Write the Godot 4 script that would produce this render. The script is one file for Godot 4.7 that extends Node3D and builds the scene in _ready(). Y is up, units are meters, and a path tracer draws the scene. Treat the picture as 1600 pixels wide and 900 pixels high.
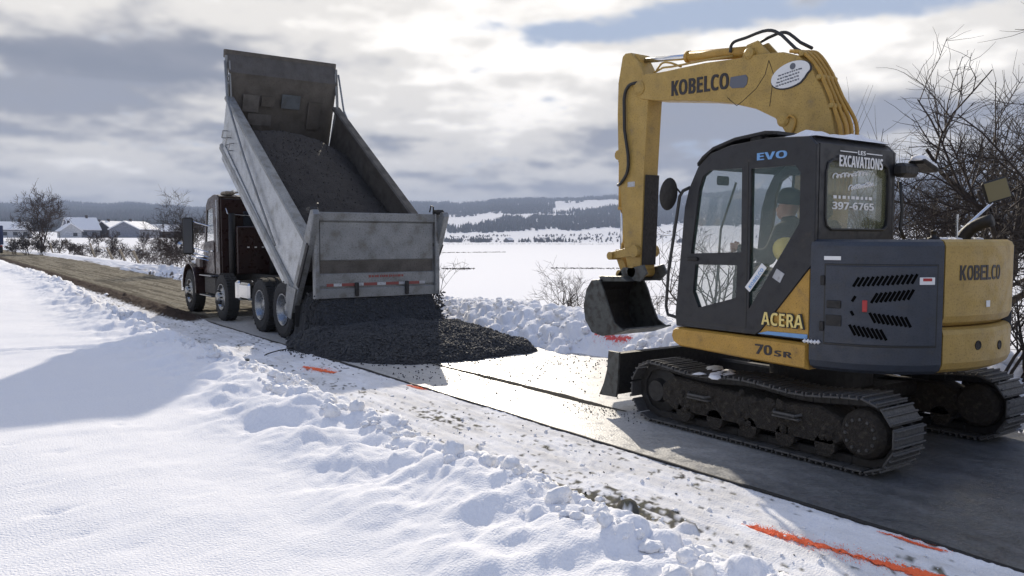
extends Node3D

# ---------------------------------------------------------------- helpers
const CAM_H := 1.8
const SUN_AZ := 31.0
const SUN_EL := 24.5
var rng := RandomNumberGenerator.new()
var M := {}
var taken := {}
var specks: NoiseTexture2D
var nz := FastNoiseLite.new()
var nc := FastNoiseLite.new()
var nb := FastNoiseLite.new()

class MB:
	var v := PackedVector3Array()
	var c := PackedColorArray()
	var uv := PackedVector2Array()
	func tri(a: Vector3, b: Vector3, d: Vector3) -> void:
		v.append(a); v.append(b); v.append(d)
	func quad(a: Vector3, b: Vector3, d: Vector3, e: Vector3) -> void:
		v.append(a); v.append(b); v.append(d); v.append(a); v.append(d); v.append(e)
	func box(o: Vector3, s: Vector3, bev := 0.0, bs := Basis()) -> void:
		var h := s * 0.5
		var b := minf(bev, minf(h.x, minf(h.y, h.z)) * 0.9)
		var f := func(ax: int, x: float, y: float, z: float) -> Vector3:
			var p := Vector3(x * (h.x - (0.0 if ax == 0 else b)), y * (h.y - (0.0 if ax == 1 else b)), z * (h.z - (0.0 if ax == 2 else b)))
			return o + bs * p
		for sg in [-1.0, 1.0]:
			if sg > 0:
				quad(f.call(0, 1, -1, -1), f.call(0, 1, -1, 1), f.call(0, 1, 1, 1), f.call(0, 1, 1, -1))
				quad(f.call(1, -1, 1, -1), f.call(1, 1, 1, -1), f.call(1, 1, 1, 1), f.call(1, -1, 1, 1))
				quad(f.call(2, -1, -1, 1), f.call(2, -1, 1, 1), f.call(2, 1, 1, 1), f.call(2, 1, -1, 1))
			else:
				quad(f.call(0, -1, -1, -1), f.call(0, -1, 1, -1), f.call(0, -1, 1, 1), f.call(0, -1, -1, 1))
				quad(f.call(1, -1, -1, -1), f.call(1, -1, -1, 1), f.call(1, 1, -1, 1), f.call(1, 1, -1, -1))
				quad(f.call(2, -1, -1, -1), f.call(2, 1, -1, -1), f.call(2, 1, 1, -1), f.call(2, -1, 1, -1))
		if b <= 0.0:
			return
		for i in [-1.0, 1.0]:
			for j in [-1.0, 1.0]:
				var w: bool = i * j > 0
				var e := [f.call(0, i, j, -1), f.call(0, i, j, 1), f.call(1, i, j, 1), f.call(1, i, j, -1)]
				if w: quad(e[0], e[1], e[2], e[3])
				else: quad(e[3], e[2], e[1], e[0])
				e = [f.call(1, -1, i, j), f.call(1, 1, i, j), f.call(2, 1, i, j), f.call(2, -1, i, j)]
				if w: quad(e[0], e[1], e[2], e[3])
				else: quad(e[3], e[2], e[1], e[0])
				e = [f.call(2, i, -1, j), f.call(2, i, 1, j), f.call(0, i, 1, j), f.call(0, i, -1, j)]
				if w: quad(e[0], e[1], e[2], e[3])
				else: quad(e[3], e[2], e[1], e[0])
				for k in [-1.0, 1.0]:
					if i * j * k > 0: tri(f.call(0, i, j, k), f.call(2, i, j, k), f.call(1, i, j, k))
					else: tri(f.call(0, i, j, k), f.call(1, i, j, k), f.call(2, i, j, k))
	# cuts a counter-clockwise outline, keyholes allowed, into triangles
	func ears(p: PackedVector2Array) -> PackedInt32Array:
		var out := PackedInt32Array()
		var id := range(p.size())
		var guard := 0
		while id.size() > 3 and guard < 4000:
			guard += 1
			var best := -1; var score := -1.0
			for k in id.size():
				var a := p[id[(k + id.size() - 1) % id.size()]]; var b := p[id[k]]; var d := p[id[(k + 1) % id.size()]]
				var ar := (b - a).cross(d - b)
				if ar <= 1e-9: continue
				var ok := true
				for q in id:
					var x := p[q]
					if x.is_equal_approx(a) or x.is_equal_approx(b) or x.is_equal_approx(d): continue
					if (b - a).cross(x - a) >= -1e-9 and (d - b).cross(x - b) >= -1e-9 and (a - d).cross(x - d) >= -1e-9:
						ok = false
						break
				if not ok: continue
				var per := a.distance_squared_to(b) + b.distance_squared_to(d) + d.distance_squared_to(a)
				if ar / per > score:
					score = ar / per; best = k
			if best < 0:
				# drop a needle left by a bridge
				for k in id.size():
					var a := p[id[(k + id.size() - 1) % id.size()]]; var b := p[id[k]]; var d := p[id[(k + 1) % id.size()]]
					if absf((b - a).cross(d - b)) <= 1e-9:
						best = k
						break
				if best < 0: break
				id.remove_at(best)
				continue
			out.append(id[(best + id.size() - 1) % id.size()]); out.append(id[best]); out.append(id[(best + 1) % id.size()])
			id.remove_at(best)
		if id.size() == 3: out.append(id[0]); out.append(id[1]); out.append(id[2])
		return out
	# polygon in the plane of U and V, drawn out along W from w0 to w1, edges chamfered
	func prism(poly: PackedVector2Array, O: Vector3, U: Vector3, V: Vector3, W: Vector3, w0: float, w1: float, bev := 0.0, holes := []) -> void:
		var n := poly.size()
		if Geometry2D.is_polygon_clockwise(poly):
			poly = poly.duplicate(); poly.reverse()
		var ins := PackedVector2Array()
		for i in n:
			var a := poly[(i + n - 1) % n]; var b := poly[i]; var d := poly[(i + 1) % n]
			var e1 := (b - a).normalized(); var e2 := (d - b).normalized()
			var n1 := Vector2(-e1.y, e1.x); var n2 := Vector2(-e2.y, e2.x)
			var m := (n1 + n2)
			var k := maxf(m.length_squared() * 0.5, 0.35)
			ins.append(b + m * (bev / k) * 0.5 * 1.0 if bev > 0.0 else b)
		var at := func(p: Vector2, w: float) -> Vector3: return O + U * p.x + V * p.y + W * w
		var sgn := 1.0 if w1 > w0 else -1.0
		var cap := ins.duplicate()
		for h in holes:
			var hp: PackedVector2Array = h
			if not Geometry2D.is_polygon_clockwise(hp):
				hp = hp.duplicate(); hp.reverse()
			var bi := 0; var bj := 0; var bd := 1e9
			for i in cap.size():
				for j in hp.size():
					var dd := cap[i].distance_squared_to(hp[j])
					if dd < bd:
						bd = dd; bi = i; bj = j
			var nw := PackedVector2Array()
			for i in bi + 1: nw.append(cap[i])
			for j in hp.size() + 1: nw.append(hp[(bj + j) % hp.size()])
			nw.append(cap[bi])
			for i in range(bi + 1, cap.size()): nw.append(cap[i])
			cap = nw
			for j in hp.size():
				var p := hp[j]; var q := hp[(j + 1) % hp.size()]
				quad(at.call(p, w0), at.call(q, w0), at.call(q, w1), at.call(p, w1))
		var t := Geometry2D.triangulate_polygon(cap) if holes.is_empty() else ears(cap)
		if t.is_empty(): print("triangulate failed ", poly.size(), " ", holes.size())
		for i in range(0, t.size(), 3):
			tri(at.call(cap[t[i]], w0), at.call(cap[t[i + 1]], w0), at.call(cap[t[i + 2]], w0))
			tri(at.call(cap[t[i]], w1), at.call(cap[t[i + 2]], w1), at.call(cap[t[i + 1]], w1))
		for i in n:
			var j := (i + 1) % n
			if bev > 0.0:
				quad(at.call(ins[i], w0), at.call(ins[j], w0), at.call(poly[j], w0 + sgn * bev), at.call(poly[i], w0 + sgn * bev))
				quad(at.call(poly[i], w0 + sgn * bev), at.call(poly[j], w0 + sgn * bev), at.call(poly[j], w1 - sgn * bev), at.call(poly[i], w1 - sgn * bev))
				quad(at.call(poly[i], w1 - sgn * bev), at.call(poly[j], w1 - sgn * bev), at.call(ins[j], w1), at.call(ins[i], w1))
			else:
				quad(at.call(poly[i], w0), at.call(poly[j], w0), at.call(poly[j], w1), at.call(poly[i], w1))
	func tube(pts: Array, rad, sides := 8, cap := true) -> void:
		var n := pts.size()
		var prev: Array = []
		var up := Vector3.UP
		for i in n:
			var d: Vector3 = (pts[mini(i + 1, n - 1)] - pts[maxi(i - 1, 0)]).normalized()
			if i == 0 and absf(d.dot(up)) > 0.9: up = Vector3.RIGHT
			var s := d.cross(up).normalized()
			up = s.cross(d).normalized()
			var r: float = rad[i] if rad is Array else rad
			var ring: Array = []
			for k in sides:
				var t := TAU * k / sides
				ring.append(pts[i] + (s * cos(t) + up * sin(t)) * r)
			if i > 0:
				for k in sides:
					var l := (k + 1) % sides
					quad(prev[k], prev[l], ring[l], ring[k])
			if cap and (i == 0 or i == n - 1):
				for k in range(1, sides - 1):
					if i == 0: tri(ring[0], ring[k + 1], ring[k])
					else: tri(ring[0], ring[k], ring[k + 1])
			prev = ring
	# profile of [radius, height] turned about axis
	func lathe(prof: Array, o: Vector3, axis: Vector3, sides := 24) -> void:
		var s := axis.cross(Vector3.UP if absf(axis.y) < 0.9 else Vector3.RIGHT).normalized()
		var t := axis.cross(s).normalized()
		for i in prof.size() - 1:
			for k in sides:
				var a := TAU * k / sides; var b := TAU * (k + 1) / sides
				var da := s * cos(a) + t * sin(a); var db := s * cos(b) + t * sin(b)
				var p0: Array = prof[i]; var p1: Array = prof[i + 1]
				if p0[0] > 0.0: tri(o + da * p0[0] + axis * p0[1], o + db * p0[0] + axis * p0[1], o + db * p1[0] + axis * p1[1])
				if p1[0] > 0.0: tri(o + da * p0[0] + axis * p0[1], o + db * p1[0] + axis * p1[1], o + da * p1[0] + axis * p1[1])
	func mesh(smooth := false) -> ArrayMesh:
		var a := []
		a.resize(Mesh.ARRAY_MAX)
		a[Mesh.ARRAY_VERTEX] = v
		if c.size() == v.size(): a[Mesh.ARRAY_COLOR] = c
		if uv.size() == v.size(): a[Mesh.ARRAY_TEX_UV] = uv
		if smooth:
			var st := SurfaceTool.new()
			st.create_from_arrays(a)
			st.generate_normals()
			return st.commit()
		var nn := PackedVector3Array()
		nn.resize(v.size())
		for i in range(0, v.size(), 3):
			var m := (v[i + 2] - v[i]).cross(v[i + 1] - v[i]).normalized()
			nn[i] = m; nn[i + 1] = m; nn[i + 2] = m
		a[Mesh.ARRAY_NORMAL] = nn
		var am := ArrayMesh.new()
		am.add_surface_from_arrays(Mesh.PRIMITIVE_TRIANGLES, a)
		return am

func numbered(n: String) -> String:
	taken[n] = taken.get(n, -1) + 1
	return n if taken[n] == 0 else "%s_%03d" % [n, taken[n]]

func obj(called: String, b, m: Material, parent: Node3D = null, smooth := false) -> MeshInstance3D:
	var o := MeshInstance3D.new()
	o.mesh = b.mesh(smooth) if b is MB else b
	o.material_override = m
	if parent:
		o.name = called
		parent.add_child(o, true)
	else:
		o.name = numbered(called)
		add_child(o)
	return o

func tag(o: Node3D, label: String, category: String, group := "") -> Node3D:
	o.set_meta("label", label); o.set_meta("category", category)
	if group: o.set_meta("group", group)
	return o

func thing(called: String, label: String, category: String, at := Vector3.ZERO, group := "") -> Node3D:
	var o := Node3D.new()
	o.name = numbered(called)
	add_child(o)
	o.position = at
	return tag(o, label, category, group)

func copy(o: Node3D, called: String, label: String, at: Vector3) -> Node3D:
	var r: Node3D = o.duplicate()
	r.name = numbered(called)
	add_child(r)
	r.position = at
	r.set_meta("label", label)
	return r

func lin(r: float, g: float, b: float) -> Color:
	return Color(r, g, b).linear_to_srgb()

func ntex(seed_: int, freq: float, cols: Array, offs: Array, size := 256, oct := 5, bump := false) -> NoiseTexture2D:
	var t := NoiseTexture2D.new()
	var f := FastNoiseLite.new()
	f.seed = seed_; f.frequency = freq; f.fractal_octaves = oct; f.fractal_gain = 0.55
	f.noise_type = FastNoiseLite.TYPE_SIMPLEX_SMOOTH
	t.noise = f; t.width = size; t.height = size; t.seamless = true; t.normalize = true
	if not bump:
		var g := Gradient.new()
		g.offsets = PackedFloat32Array(offs)
		var pc := PackedColorArray()
		for q in cols: pc.append(q)
		g.colors = pc
		t.color_ramp = g
	return t

# a worn, slightly uneven surface: base colour (linear), grain, patches of a second colour
func worn(key: String, base: Vector3, rough: float, metal: float, dirt: Vector3, amount := 0.3, tile := 1.0, bump_cm := 0.0, spec := 0.5) -> StandardMaterial3D:
	var m := StandardMaterial3D.new()
	m.resource_name = key
	var hsh := key.hash() % 9973
	var k := func(f: float) -> Color: return lin(base.x * f, base.y * f, base.z * f)
	var dc := lin(dirt.x, dirt.y, dirt.z)
	m.albedo_texture = ntex(hsh, 0.018, [dc, k.call(0.8).lerp(dc, 0.35), k.call(0.9), k.call(1.0), k.call(1.12)], [0.0, amount * 0.7, amount + 0.1, 0.65, 1.0])
	m.uv1_triplanar = true
	m.uv1_scale = Vector3.ONE * tile
	m.roughness = 1.0
	m.roughness_texture = ntex(hsh + 7, 0.03, [Color(minf(rough + 0.22, 1.0), minf(rough + 0.22, 1.0), minf(rough + 0.22, 1.0)), Color(rough, rough, rough), Color(rough * 0.8, rough * 0.8, rough * 0.8)], [0.1, 0.5, 1.0])
	m.metallic = metal
	m.metallic_specular = spec
	if bump_cm > 0.0:
		m.heightmap_enabled = true
		m.heightmap_texture = ntex(hsh + 3, 0.06, [], [], 256, 5, true)
		m.heightmap_scale = bump_cm
	m.detail_enabled = true
	m.detail_blend_mode = BaseMaterial3D.BLEND_MODE_MUL
	m.detail_albedo = specks
	M[key] = m
	return m

func flat(key: String, base: Vector3, rough := 0.5, metal := 0.0, spec := 0.5) -> StandardMaterial3D:
	var m := StandardMaterial3D.new()
	m.resource_name = key
	m.albedo_color = lin(base.x, base.y, base.z)
	m.roughness = rough; m.metallic = metal; m.metallic_specular = spec
	M[key] = m
	return m

func vcol(key: String, rough: float, spec := 0.5) -> StandardMaterial3D:
	var m := StandardMaterial3D.new()
	m.resource_name = key
	m.vertex_color_use_as_albedo = true
	m.roughness = rough; m.metallic_specular = spec
	M[key] = m
	return m

func ss(a: float, b: float, x: float) -> float:
	var t := clampf((x - a) / (b - a), 0.0, 1.0)
	return t * t * (3.0 - 2.0 * t)

# where a pixel of a 1600 x 900 frame points: azimuth and elevation (degrees) from the camera's stand
func px_az(x: float) -> float: return 35.56 + rad_to_deg(atan((x - 800.0) / 1245.0))
func px_el(x: float, y: float) -> float: return rad_to_deg(atan((374.0 - y) / 1245.0 * cos(atan((x - 800.0) / 1245.0))))

# ---------------------------------------------------------------- sky
func make_sky() -> PanoramaSkyMaterial:
	var W := 2048; var H := 1024
	var data := PackedFloat32Array()
	data.resize(W * H * 3)
	var f1 := FastNoiseLite.new(); f1.seed = 11; f1.frequency = 0.55; f1.fractal_octaves = 5; f1.fractal_gain = 0.5
	f1.noise_type = FastNoiseLite.TYPE_SIMPLEX_SMOOTH
	var f2 := FastNoiseLite.new(); f2.seed = 29; f2.frequency = 1.1; f2.fractal_octaves = 5; f2.fractal_gain = 0.52
	f2.noise_type = FastNoiseLite.TYPE_SIMPLEX_SMOOTH
	var f3 := FastNoiseLite.new(); f3.seed = 61; f3.frequency = 3.2; f3.fractal_octaves = 4; f3.fractal_gain = 0.6
	f3.noise_type = FastNoiseLite.TYPE_SIMPLEX_SMOOTH
	# cloud masses: pixel x, y, radii, light (+ bright, - grey), open sky
	var bl := [[690, 70, 210, 150, 0.5, -0.2], [600, 160, 230, 70, 0.36, 0], [470, 30, 120, 40, 0.1, 0], [180, 262, 260, 14, 0.35, 0], [120, 300, 200, 9, 0.3, 0],
		[1220, 85, 300, 42, 0.55, -0.3], [880, 120, 110, 60, 0.4, 0], [910, 18, 110, 22, 0.4, -0.3], [1560, 60, 120, 50, 0.35, -0.3], [830, 270, 120, 10, 0.2, 0],
		[230, 40, 260, 50, -0.26, 0], [60, 175, 230, 45, -0.3, 0], [300, 130, 130, 40, -0.2, 0], [800, 235, 220, 28, -0.3, 0], [650, 215, 80, 16, -0.2, 0], [840, 130, 60, 16, -0.32, 0], [590, 100, 80, 20, -0.2, 0],
		[1400, 175, 330, 45, -0.42, 0], [1080, 220, 160, 50, -0.34, 0], [900, 305, 300, 16, -0.1, 0], [250, 330, 300, 14, -0.14, 0],
		[935, 60, 100, 26, 0, 1.0], [1330, 16, 290, 30, 0, 1.15], [1090, 25, 100, 20, 0, 0.7], [1180, 230, 80, 20, 0, 0.25]]
	var B := []
	for q in bl:
		B.append([px_az(q[0]), px_el(q[0], q[1]), q[2] / 1245.0 * 57.3, q[3] / 1245.0 * 57.3, q[4], q[5]])
	var sd := Vector3(sin(deg_to_rad(SUN_AZ)) * cos(deg_to_rad(SUN_EL)), sin(deg_to_rad(SUN_EL)), -cos(deg_to_rad(SUN_AZ)) * cos(deg_to_rad(SUN_EL)))
	var i := 0
	for y in H:
		var el := 90.0 - 180.0 * (y + 0.5) / H
		var ce := cos(deg_to_rad(el)); var se := sin(deg_to_rad(el))
		for x in W:
			if el < -1.5:
				data[i] = 0.42; data[i + 1] = 0.43; data[i + 2] = 0.46
				i += 3
				continue
			var az := 360.0 * (x + 0.5) / W
			if az > 180.0: az -= 360.0
			var d := Vector3(sin(deg_to_rad(az)) * ce, se, -cos(deg_to_rad(az)) * ce)
			var col: Color
			if el < -1.5:
				col = Color(0.42, 0.43, 0.46)
			else:
				var k := 1.0 / (maxf(se, 0.0) + 0.10)
				var px := d.x * k; var py := d.z * k
				var n1 := f1.get_noise_2d(px, py)
				var n2 := f2.get_noise_2d(px * 1.0 + 40.0, py)
				var n3 := f3.get_noise_2d(px * 1.0, py + 90.0)
				var light := 0.47 + n1 * 0.72 + n2 * 0.46 + n3 * 0.34
				var open := -0.22 + n2 * 0.55 - n1 * 0.4 + n3 * 0.55
				# away from the sun the cover breaks up
				var away := ss(40.0, 120.0, absf(wrapf(az - SUN_AZ, -180.0, 180.0)))
				open += 0.55 * away * ss(4.0, 25.0, el) + 0.3 * ss(35.0, 60.0, el)
				for q in (B if el < 24.0 and az > -12.0 and az < 82.0 else []):
					var u: float = (az - q[0]) / q[2]; var w: float = (el - q[1]) / q[3]
					var g := u * u + w * w
					if g < 6.0:
						var e := exp(-g)
						light += q[4] * e; open += q[5] * e
				var sa := rad_to_deg(acos(clampf(d.dot(sd), -1.0, 1.0)))
				light += 0.45 * exp(-sa * sa / 260.0)
				light = clampf(light, 0.0, 1.25)
				var grey := Color(0.25, 0.275, 0.34).lerp(Color(0.38, 0.39, 0.44), clampf(n2 + 0.5, 0, 1))
				var lit := Color(0.97, 0.93, 0.87)
				var cl := grey.lerp(lit, ss(0.2, 0.82, light))
				if light > 0.95: cl = cl * (1.0 + (light - 0.95) * 1.4)
				var blue := Color(0.46, 0.55, 0.71).lerp(Color(0.19, 0.31, 0.64), ss(8.0, 60.0, el))
				col = cl.lerp(blue, ss(0.02, 0.5, open))
				col = col.lerp(Color(0.52, 0.54, 0.59), 0.75 * exp(-maxf(el, 0.0) / 2.6))
			data[i] = col.r; data[i + 1] = col.g; data[i + 2] = col.b
			i += 3
	var im := Image.create_from_data(W, H, false, Image.FORMAT_RGBF, data.to_byte_array())
	var pm := PanoramaSkyMaterial.new()
	pm.panorama = ImageTexture.create_from_image(im)
	return pm

func _ready() -> void:
	rng.seed = 7
	nz.seed = 3; nz.frequency = 1.0; nz.fractal_octaves = 4; nz.noise_type = FastNoiseLite.TYPE_SIMPLEX_SMOOTH
	nb.seed = 17; nb.frequency = 1.0; nb.fractal_octaves = 2; nb.noise_type = FastNoiseLite.TYPE_SIMPLEX_SMOOTH
	nc.seed = 5; nc.frequency = 1.0; nc.noise_type = FastNoiseLite.TYPE_CELLULAR; nc.fractal_type = FastNoiseLite.FRACTAL_NONE
	nc.cellular_return_type = FastNoiseLite.RETURN_DISTANCE; nc.cellular_jitter = 1.0
	var cam := Camera3D.new()
	cam.name = "camera"
	cam.position = Vector3(0, CAM_H, 0)
	cam.rotation_degrees = Vector3(-3.493, -35.56, 0)
	cam.fov = 39.744; cam.near = 0.05; cam.far = 9000.0
	add_child(cam)
	var we := WorldEnvironment.new()
	we.name = "world_environment"
	var env := Environment.new()
	env.background_mode = Environment.BG_SKY
	env.sky = Sky.new()
	env.sky.sky_material = make_sky()
	env.background_energy_multiplier = 1.0
	env.tonemap_mode = Environment.TONE_MAPPER_LINEAR
	env.tonemap_exposure = 1.03
	env.sdfgi_enabled = true; env.ssao_enabled = true; env.ssil_enabled = true
	env.fog_enabled = true
	env.fog_density = 0.00028
	env.fog_light_color = Color(0.71, 0.77, 0.885)
	we.environment = env
	add_child(we)
	var sun := DirectionalLight3D.new()
	sun.name = "sun"
	sun.light_energy = 1.55
	sun.light_color = Color(1.0, 0.955, 0.88)
	sun.light_angular_distance = 0.7
	sun.shadow_enabled = true
	sun.rotation_degrees = Vector3(-SUN_EL, 180.0 - SUN_AZ, 0)
	add_child(sun)
	print("sky ", Time.get_ticks_msec())
	specks = ntex(909, 0.11, [Color(0.62, 0.60, 0.58), Color(0.88, 0.87, 0.86), Color(0.97, 0.97, 0.97), Color(1, 1, 1)], [0.1, 0.26, 0.42, 1.0], 512, 5)
	materials()
	make_ground()
	print("ground ", Time.get_ticks_msec())
	make_road()
	make_clods()
	make_marks()
	make_truck()
	make_gravel()
	print("truck ", Time.get_ticks_msec())
	make_excavator()
	print("excavator ", Time.get_ticks_msec())
	make_background()
	print("background ", Time.get_ticks_msec())
	make_plants()
	print("plants ", Time.get_ticks_msec())

# ---------------------------------------------------------------- materials
func materials() -> void:
	worn("yellow", Vector3(0.47, 0.31, 0.085), 0.5, 0.0, Vector3(0.30, 0.21, 0.09), 0.16, 0.8)
	worn("orange_yellow", Vector3(0.52, 0.30, 0.055), 0.48, 0.0, Vector3(0.30, 0.18, 0.06), 0.16, 1.0)
	worn("charcoal", Vector3(0.040, 0.049, 0.068), 0.45, 0.0, Vector3(0.058, 0.058, 0.06), 0.22, 1.1)
	worn("cab_grey", Vector3(0.017, 0.018, 0.022), 0.42, 0.0, Vector3(0.034, 0.028, 0.026), 0.22, 1.1)
	worn("black_steel", Vector3(0.016, 0.015, 0.015), 0.6, 0.0, Vector3(0.045, 0.038, 0.032), 0.35, 2.0, 0.15)
	worn("track_steel", Vector3(0.088, 0.086, 0.084), 0.55, 0.15, Vector3(0.15, 0.145, 0.14), 0.4, 2.5, 0.3)
	worn("mud", Vector3(0.030, 0.025, 0.02), 0.9, 0.0, Vector3(0.10, 0.085, 0.065), 0.4, 3.0, 1.2)
	worn("bucket_steel", Vector3(0.11, 0.115, 0.11), 0.5, 0.4, Vector3(0.05, 0.04, 0.032), 0.4, 1.6, 0.1)
	worn("bucket_dark", Vector3(0.030, 0.026, 0.024), 0.7, 0.1, Vector3(0.075, 0.062, 0.05), 0.4, 2.0, 0.4)
	worn("galvanised", Vector3(0.275, 0.285, 0.29), 0.45, 0.35, Vector3(0.17, 0.16, 0.145), 0.3, 0.5)
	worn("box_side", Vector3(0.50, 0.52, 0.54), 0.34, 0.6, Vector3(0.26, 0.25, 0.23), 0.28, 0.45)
	worn("patch_steel", Vector3(0.14, 0.13, 0.12), 0.6, 0.1, Vector3(0.09, 0.08, 0.07), 0.35, 0.6)
	worn("patch_blue", Vector3(0.11, 0.125, 0.14), 0.6, 0.1, Vector3(0.09, 0.085, 0.08), 0.35, 0.6)
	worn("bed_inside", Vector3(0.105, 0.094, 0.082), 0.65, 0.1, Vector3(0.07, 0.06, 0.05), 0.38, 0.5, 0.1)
	worn("maroon", Vector3(0.030, 0.013, 0.011), 0.3, 0.0, Vector3(0.040, 0.030, 0.024), 0.28, 0.7)
	worn("rubber", Vector3(0.028, 0.028, 0.029), 0.85, 0.0, Vector3(0.065, 0.06, 0.055), 0.3, 3.0, 0.2)
	flat("chrome", Vector3(0.52, 0.53, 0.55), 0.14, 1.0)
	worn("alloy", Vector3(0.36, 0.37, 0.38), 0.28, 0.9, Vector3(0.25, 0.24, 0.22), 0.25, 3.0)
	flat("rod", Vector3(0.7, 0.71, 0.73), 0.15, 1.0)
	flat("slot", Vector3(0.004, 0.004, 0.004), 1.0, 0.0, 0.05)
	flat("hose", Vector3(0.02, 0.02, 0.02), 0.5)
	flat("lettering", Vector3(0.025, 0.022, 0.025), 0.5)
	flat("white_print", Vector3(0.78, 0.78, 0.78), 0.5)
	flat("pale_yellow_print", Vector3(0.78, 0.62, 0.22), 0.5)
	flat("blue_print", Vector3(0.16, 0.34, 0.62), 0.4)
	flat("grey_print", Vector3(0.12, 0.13, 0.16), 0.5)
	flat("red_print", Vector3(0.42, 0.03, 0.03), 0.4)
	flat("faded_red", Vector3(0.26, 0.07, 0.06), 0.6)
	flat("amber", Vector3(0.7, 0.25, 0.03), 0.3)
	flat("hard_hat", Vector3(0.52, 0.42, 0.08), 0.25)
	flat("dull_amber", Vector3(0.17, 0.14, 0.06), 0.3, 0.0)
	flat("wet_soil", Vector3(0.05, 0.047, 0.043), 1.0, 0.0, 0.1)
	flat("seat", Vector3(0.022, 0.021, 0.02), 0.8)
	flat("jacket", Vector3(0.032, 0.030, 0.026), 0.9)
	flat("toque", Vector3(0.012, 0.012, 0.014), 0.95)
	flat("skin", Vector3(0.42, 0.24, 0.17), 0.6)
	flat("mirror", Vector3(0.85, 0.86, 0.87), 0.04, 1.0)
	var g := StandardMaterial3D.new()
	g.resource_name = "glass"; g.transparency = BaseMaterial3D.TRANSPARENCY_ALPHA
	g.albedo_color = Color(0.35, 0.5, 0.46, 0.10); g.roughness = 0.03
	M.glass = g
	var sg := g.duplicate()
	sg.resource_name = "dusty_glass"; sg.albedo_color = Color(0.55, 0.56, 0.42, 0.28)
	M.dusty_glass = sg
	# snow
	var s := vcol("snow", 0.9, 0.12)
	s.albedo_texture = ntex(41, 0.09, [Color(0.93, 0.93, 0.94), Color(0.985, 0.985, 0.99), Color(1, 1, 1)], [0.0, 0.45, 1.0], 512, 4)
	s.uv1_triplanar = true; s.uv1_world_triplanar = true; s.uv1_scale = Vector3.ONE * 0.8
	s.heightmap_enabled = true; s.heightmap_scale = 0.55
	s.heightmap_texture = ntex(43, 0.13, [], [], 512, 6, true)
	var cs := worn("snow_cap", Vector3(0.88, 0.88, 0.895), 0.8, 0.0, Vector3(0.86, 0.86, 0.875), 0.2, 2.0, 0.8)
	cs.uv1_world_triplanar = true
	cs.detail_enabled = false
	vcol("gravel_road", 0.97, 0.15)
	var r := vcol("road", 0.4, 0.5)
	r.roughness = 1.0
	r.roughness_texture = ntex(51, 0.02, [Color(0.6, 0.6, 0.6), Color(0.42, 0.42, 0.42), Color(0.3, 0.3, 0.3)], [0.2, 0.5, 0.85], 512, 5)
	r.albedo_texture = ntex(52, 0.08, [Color(0.8, 0.8, 0.8), Color(0.93, 0.93, 0.93), Color(1, 1, 1)], [0.1, 0.5, 1.0], 512, 5)
	r.uv1_triplanar = true; r.uv1_world_triplanar = true; r.uv1_scale = Vector3.ONE * 0.6
	r.heightmap_enabled = true; r.heightmap_scale = 0.25
	r.heightmap_texture = ntex(53, 0.12, [], [], 512, 5, true)
	M.gravel_road.albedo_texture = r.albedo_texture
	M.gravel_road.uv1_triplanar = true; M.gravel_road.uv1_world_triplanar = true; M.gravel_road.uv1_scale = Vector3.ONE * 0.5
	worn("gravel", Vector3(0.040, 0.042, 0.046), 0.8, 0.0, Vector3(0.02, 0.02, 0.021), 0.35, 2.5, 1.6)
	worn("stone", Vector3(0.055, 0.057, 0.062), 0.75, 0.0, Vector3(0.025, 0.025, 0.026), 0.35, 3.0)
	worn("brown_gravel", Vector3(0.048, 0.041, 0.036), 0.9, 0.0, Vector3(0.038, 0.032, 0.028), 0.4, 2.0, 1.8)
	worn("bark", Vector3(0.050, 0.038, 0.030), 0.9, 0.0, Vector3(0.028, 0.022, 0.019), 0.4, 4.0)
	worn("twig", Vector3(0.040, 0.030, 0.026), 0.9, 0.0, Vector3(0.035, 0.024, 0.02), 0.4, 3.0)
	worn("red_twig", Vector3(0.052, 0.034, 0.030), 0.9, 0.0, Vector3(0.04, 0.024, 0.022), 0.4, 3.0)
	flat("dry_leaf", Vector3(0.055, 0.045, 0.028), 0.8)
	worn("post_wood", Vector3(0.40, 0.34, 0.26), 0.9, 0.0, Vector3(0.12, 0.10, 0.08), 0.4, 3.0)
	vcol("forest", 0.9, 0.2)
	flat("orange_paint", Vector3(0.93, 0.17, 0.055), 0.7)
	flat("pink_paint", Vector3(0.80, 0.13, 0.12), 0.7)
	flat("cord", Vector3(0.012, 0.012, 0.013), 0.7)
	worn("siding_grey", Vector3(0.26, 0.27, 0.31), 0.8, 0.0, Vector3(0.2, 0.2, 0.23), 0.3, 0.3)
	worn("siding_dark", Vector3(0.085, 0.075, 0.08), 0.8, 0.0, Vector3(0.06, 0.05, 0.055), 0.3, 0.3)
	worn("siding_white", Vector3(0.55, 0.56, 0.58), 0.8, 0.0, Vector3(0.45, 0.45, 0.47), 0.3, 0.3)
	flat("pane", Vector3(0.03, 0.035, 0.045), 0.1)
	worn("blue_paint", Vector3(0.015, 0.03, 0.10), 0.4, 0.0, Vector3(0.02, 0.025, 0.05), 0.3, 0.5)

# ---------------------------------------------------------------- ground
func lump(x: float, z: float, f: float) -> float:
	var d := nc.get_noise_2d(x * f, z * f) # about -1 at a cell's centre
	return clampf(-d - 0.15, 0.0, 1.0)

func right_foot(z: float) -> float:
	var w := 8.25 + 0.16 * nb.get_noise_2d(z * 0.55, 3.0) + 0.07 * nb.get_noise_2d(z * 2.2, 9.0)
	w -= 0.25 * exp(-pow((z + 10.3) / 2.2, 2.0))
	w += 0.6 * ss(-13.0, -17.0, z) - 0.2 * ss(-22.0, -34.0, z) + 0.7 * ss(-45.0, -75.0, z) - 0.9 * ss(-85.0, -140.0, z)
	return w

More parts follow.
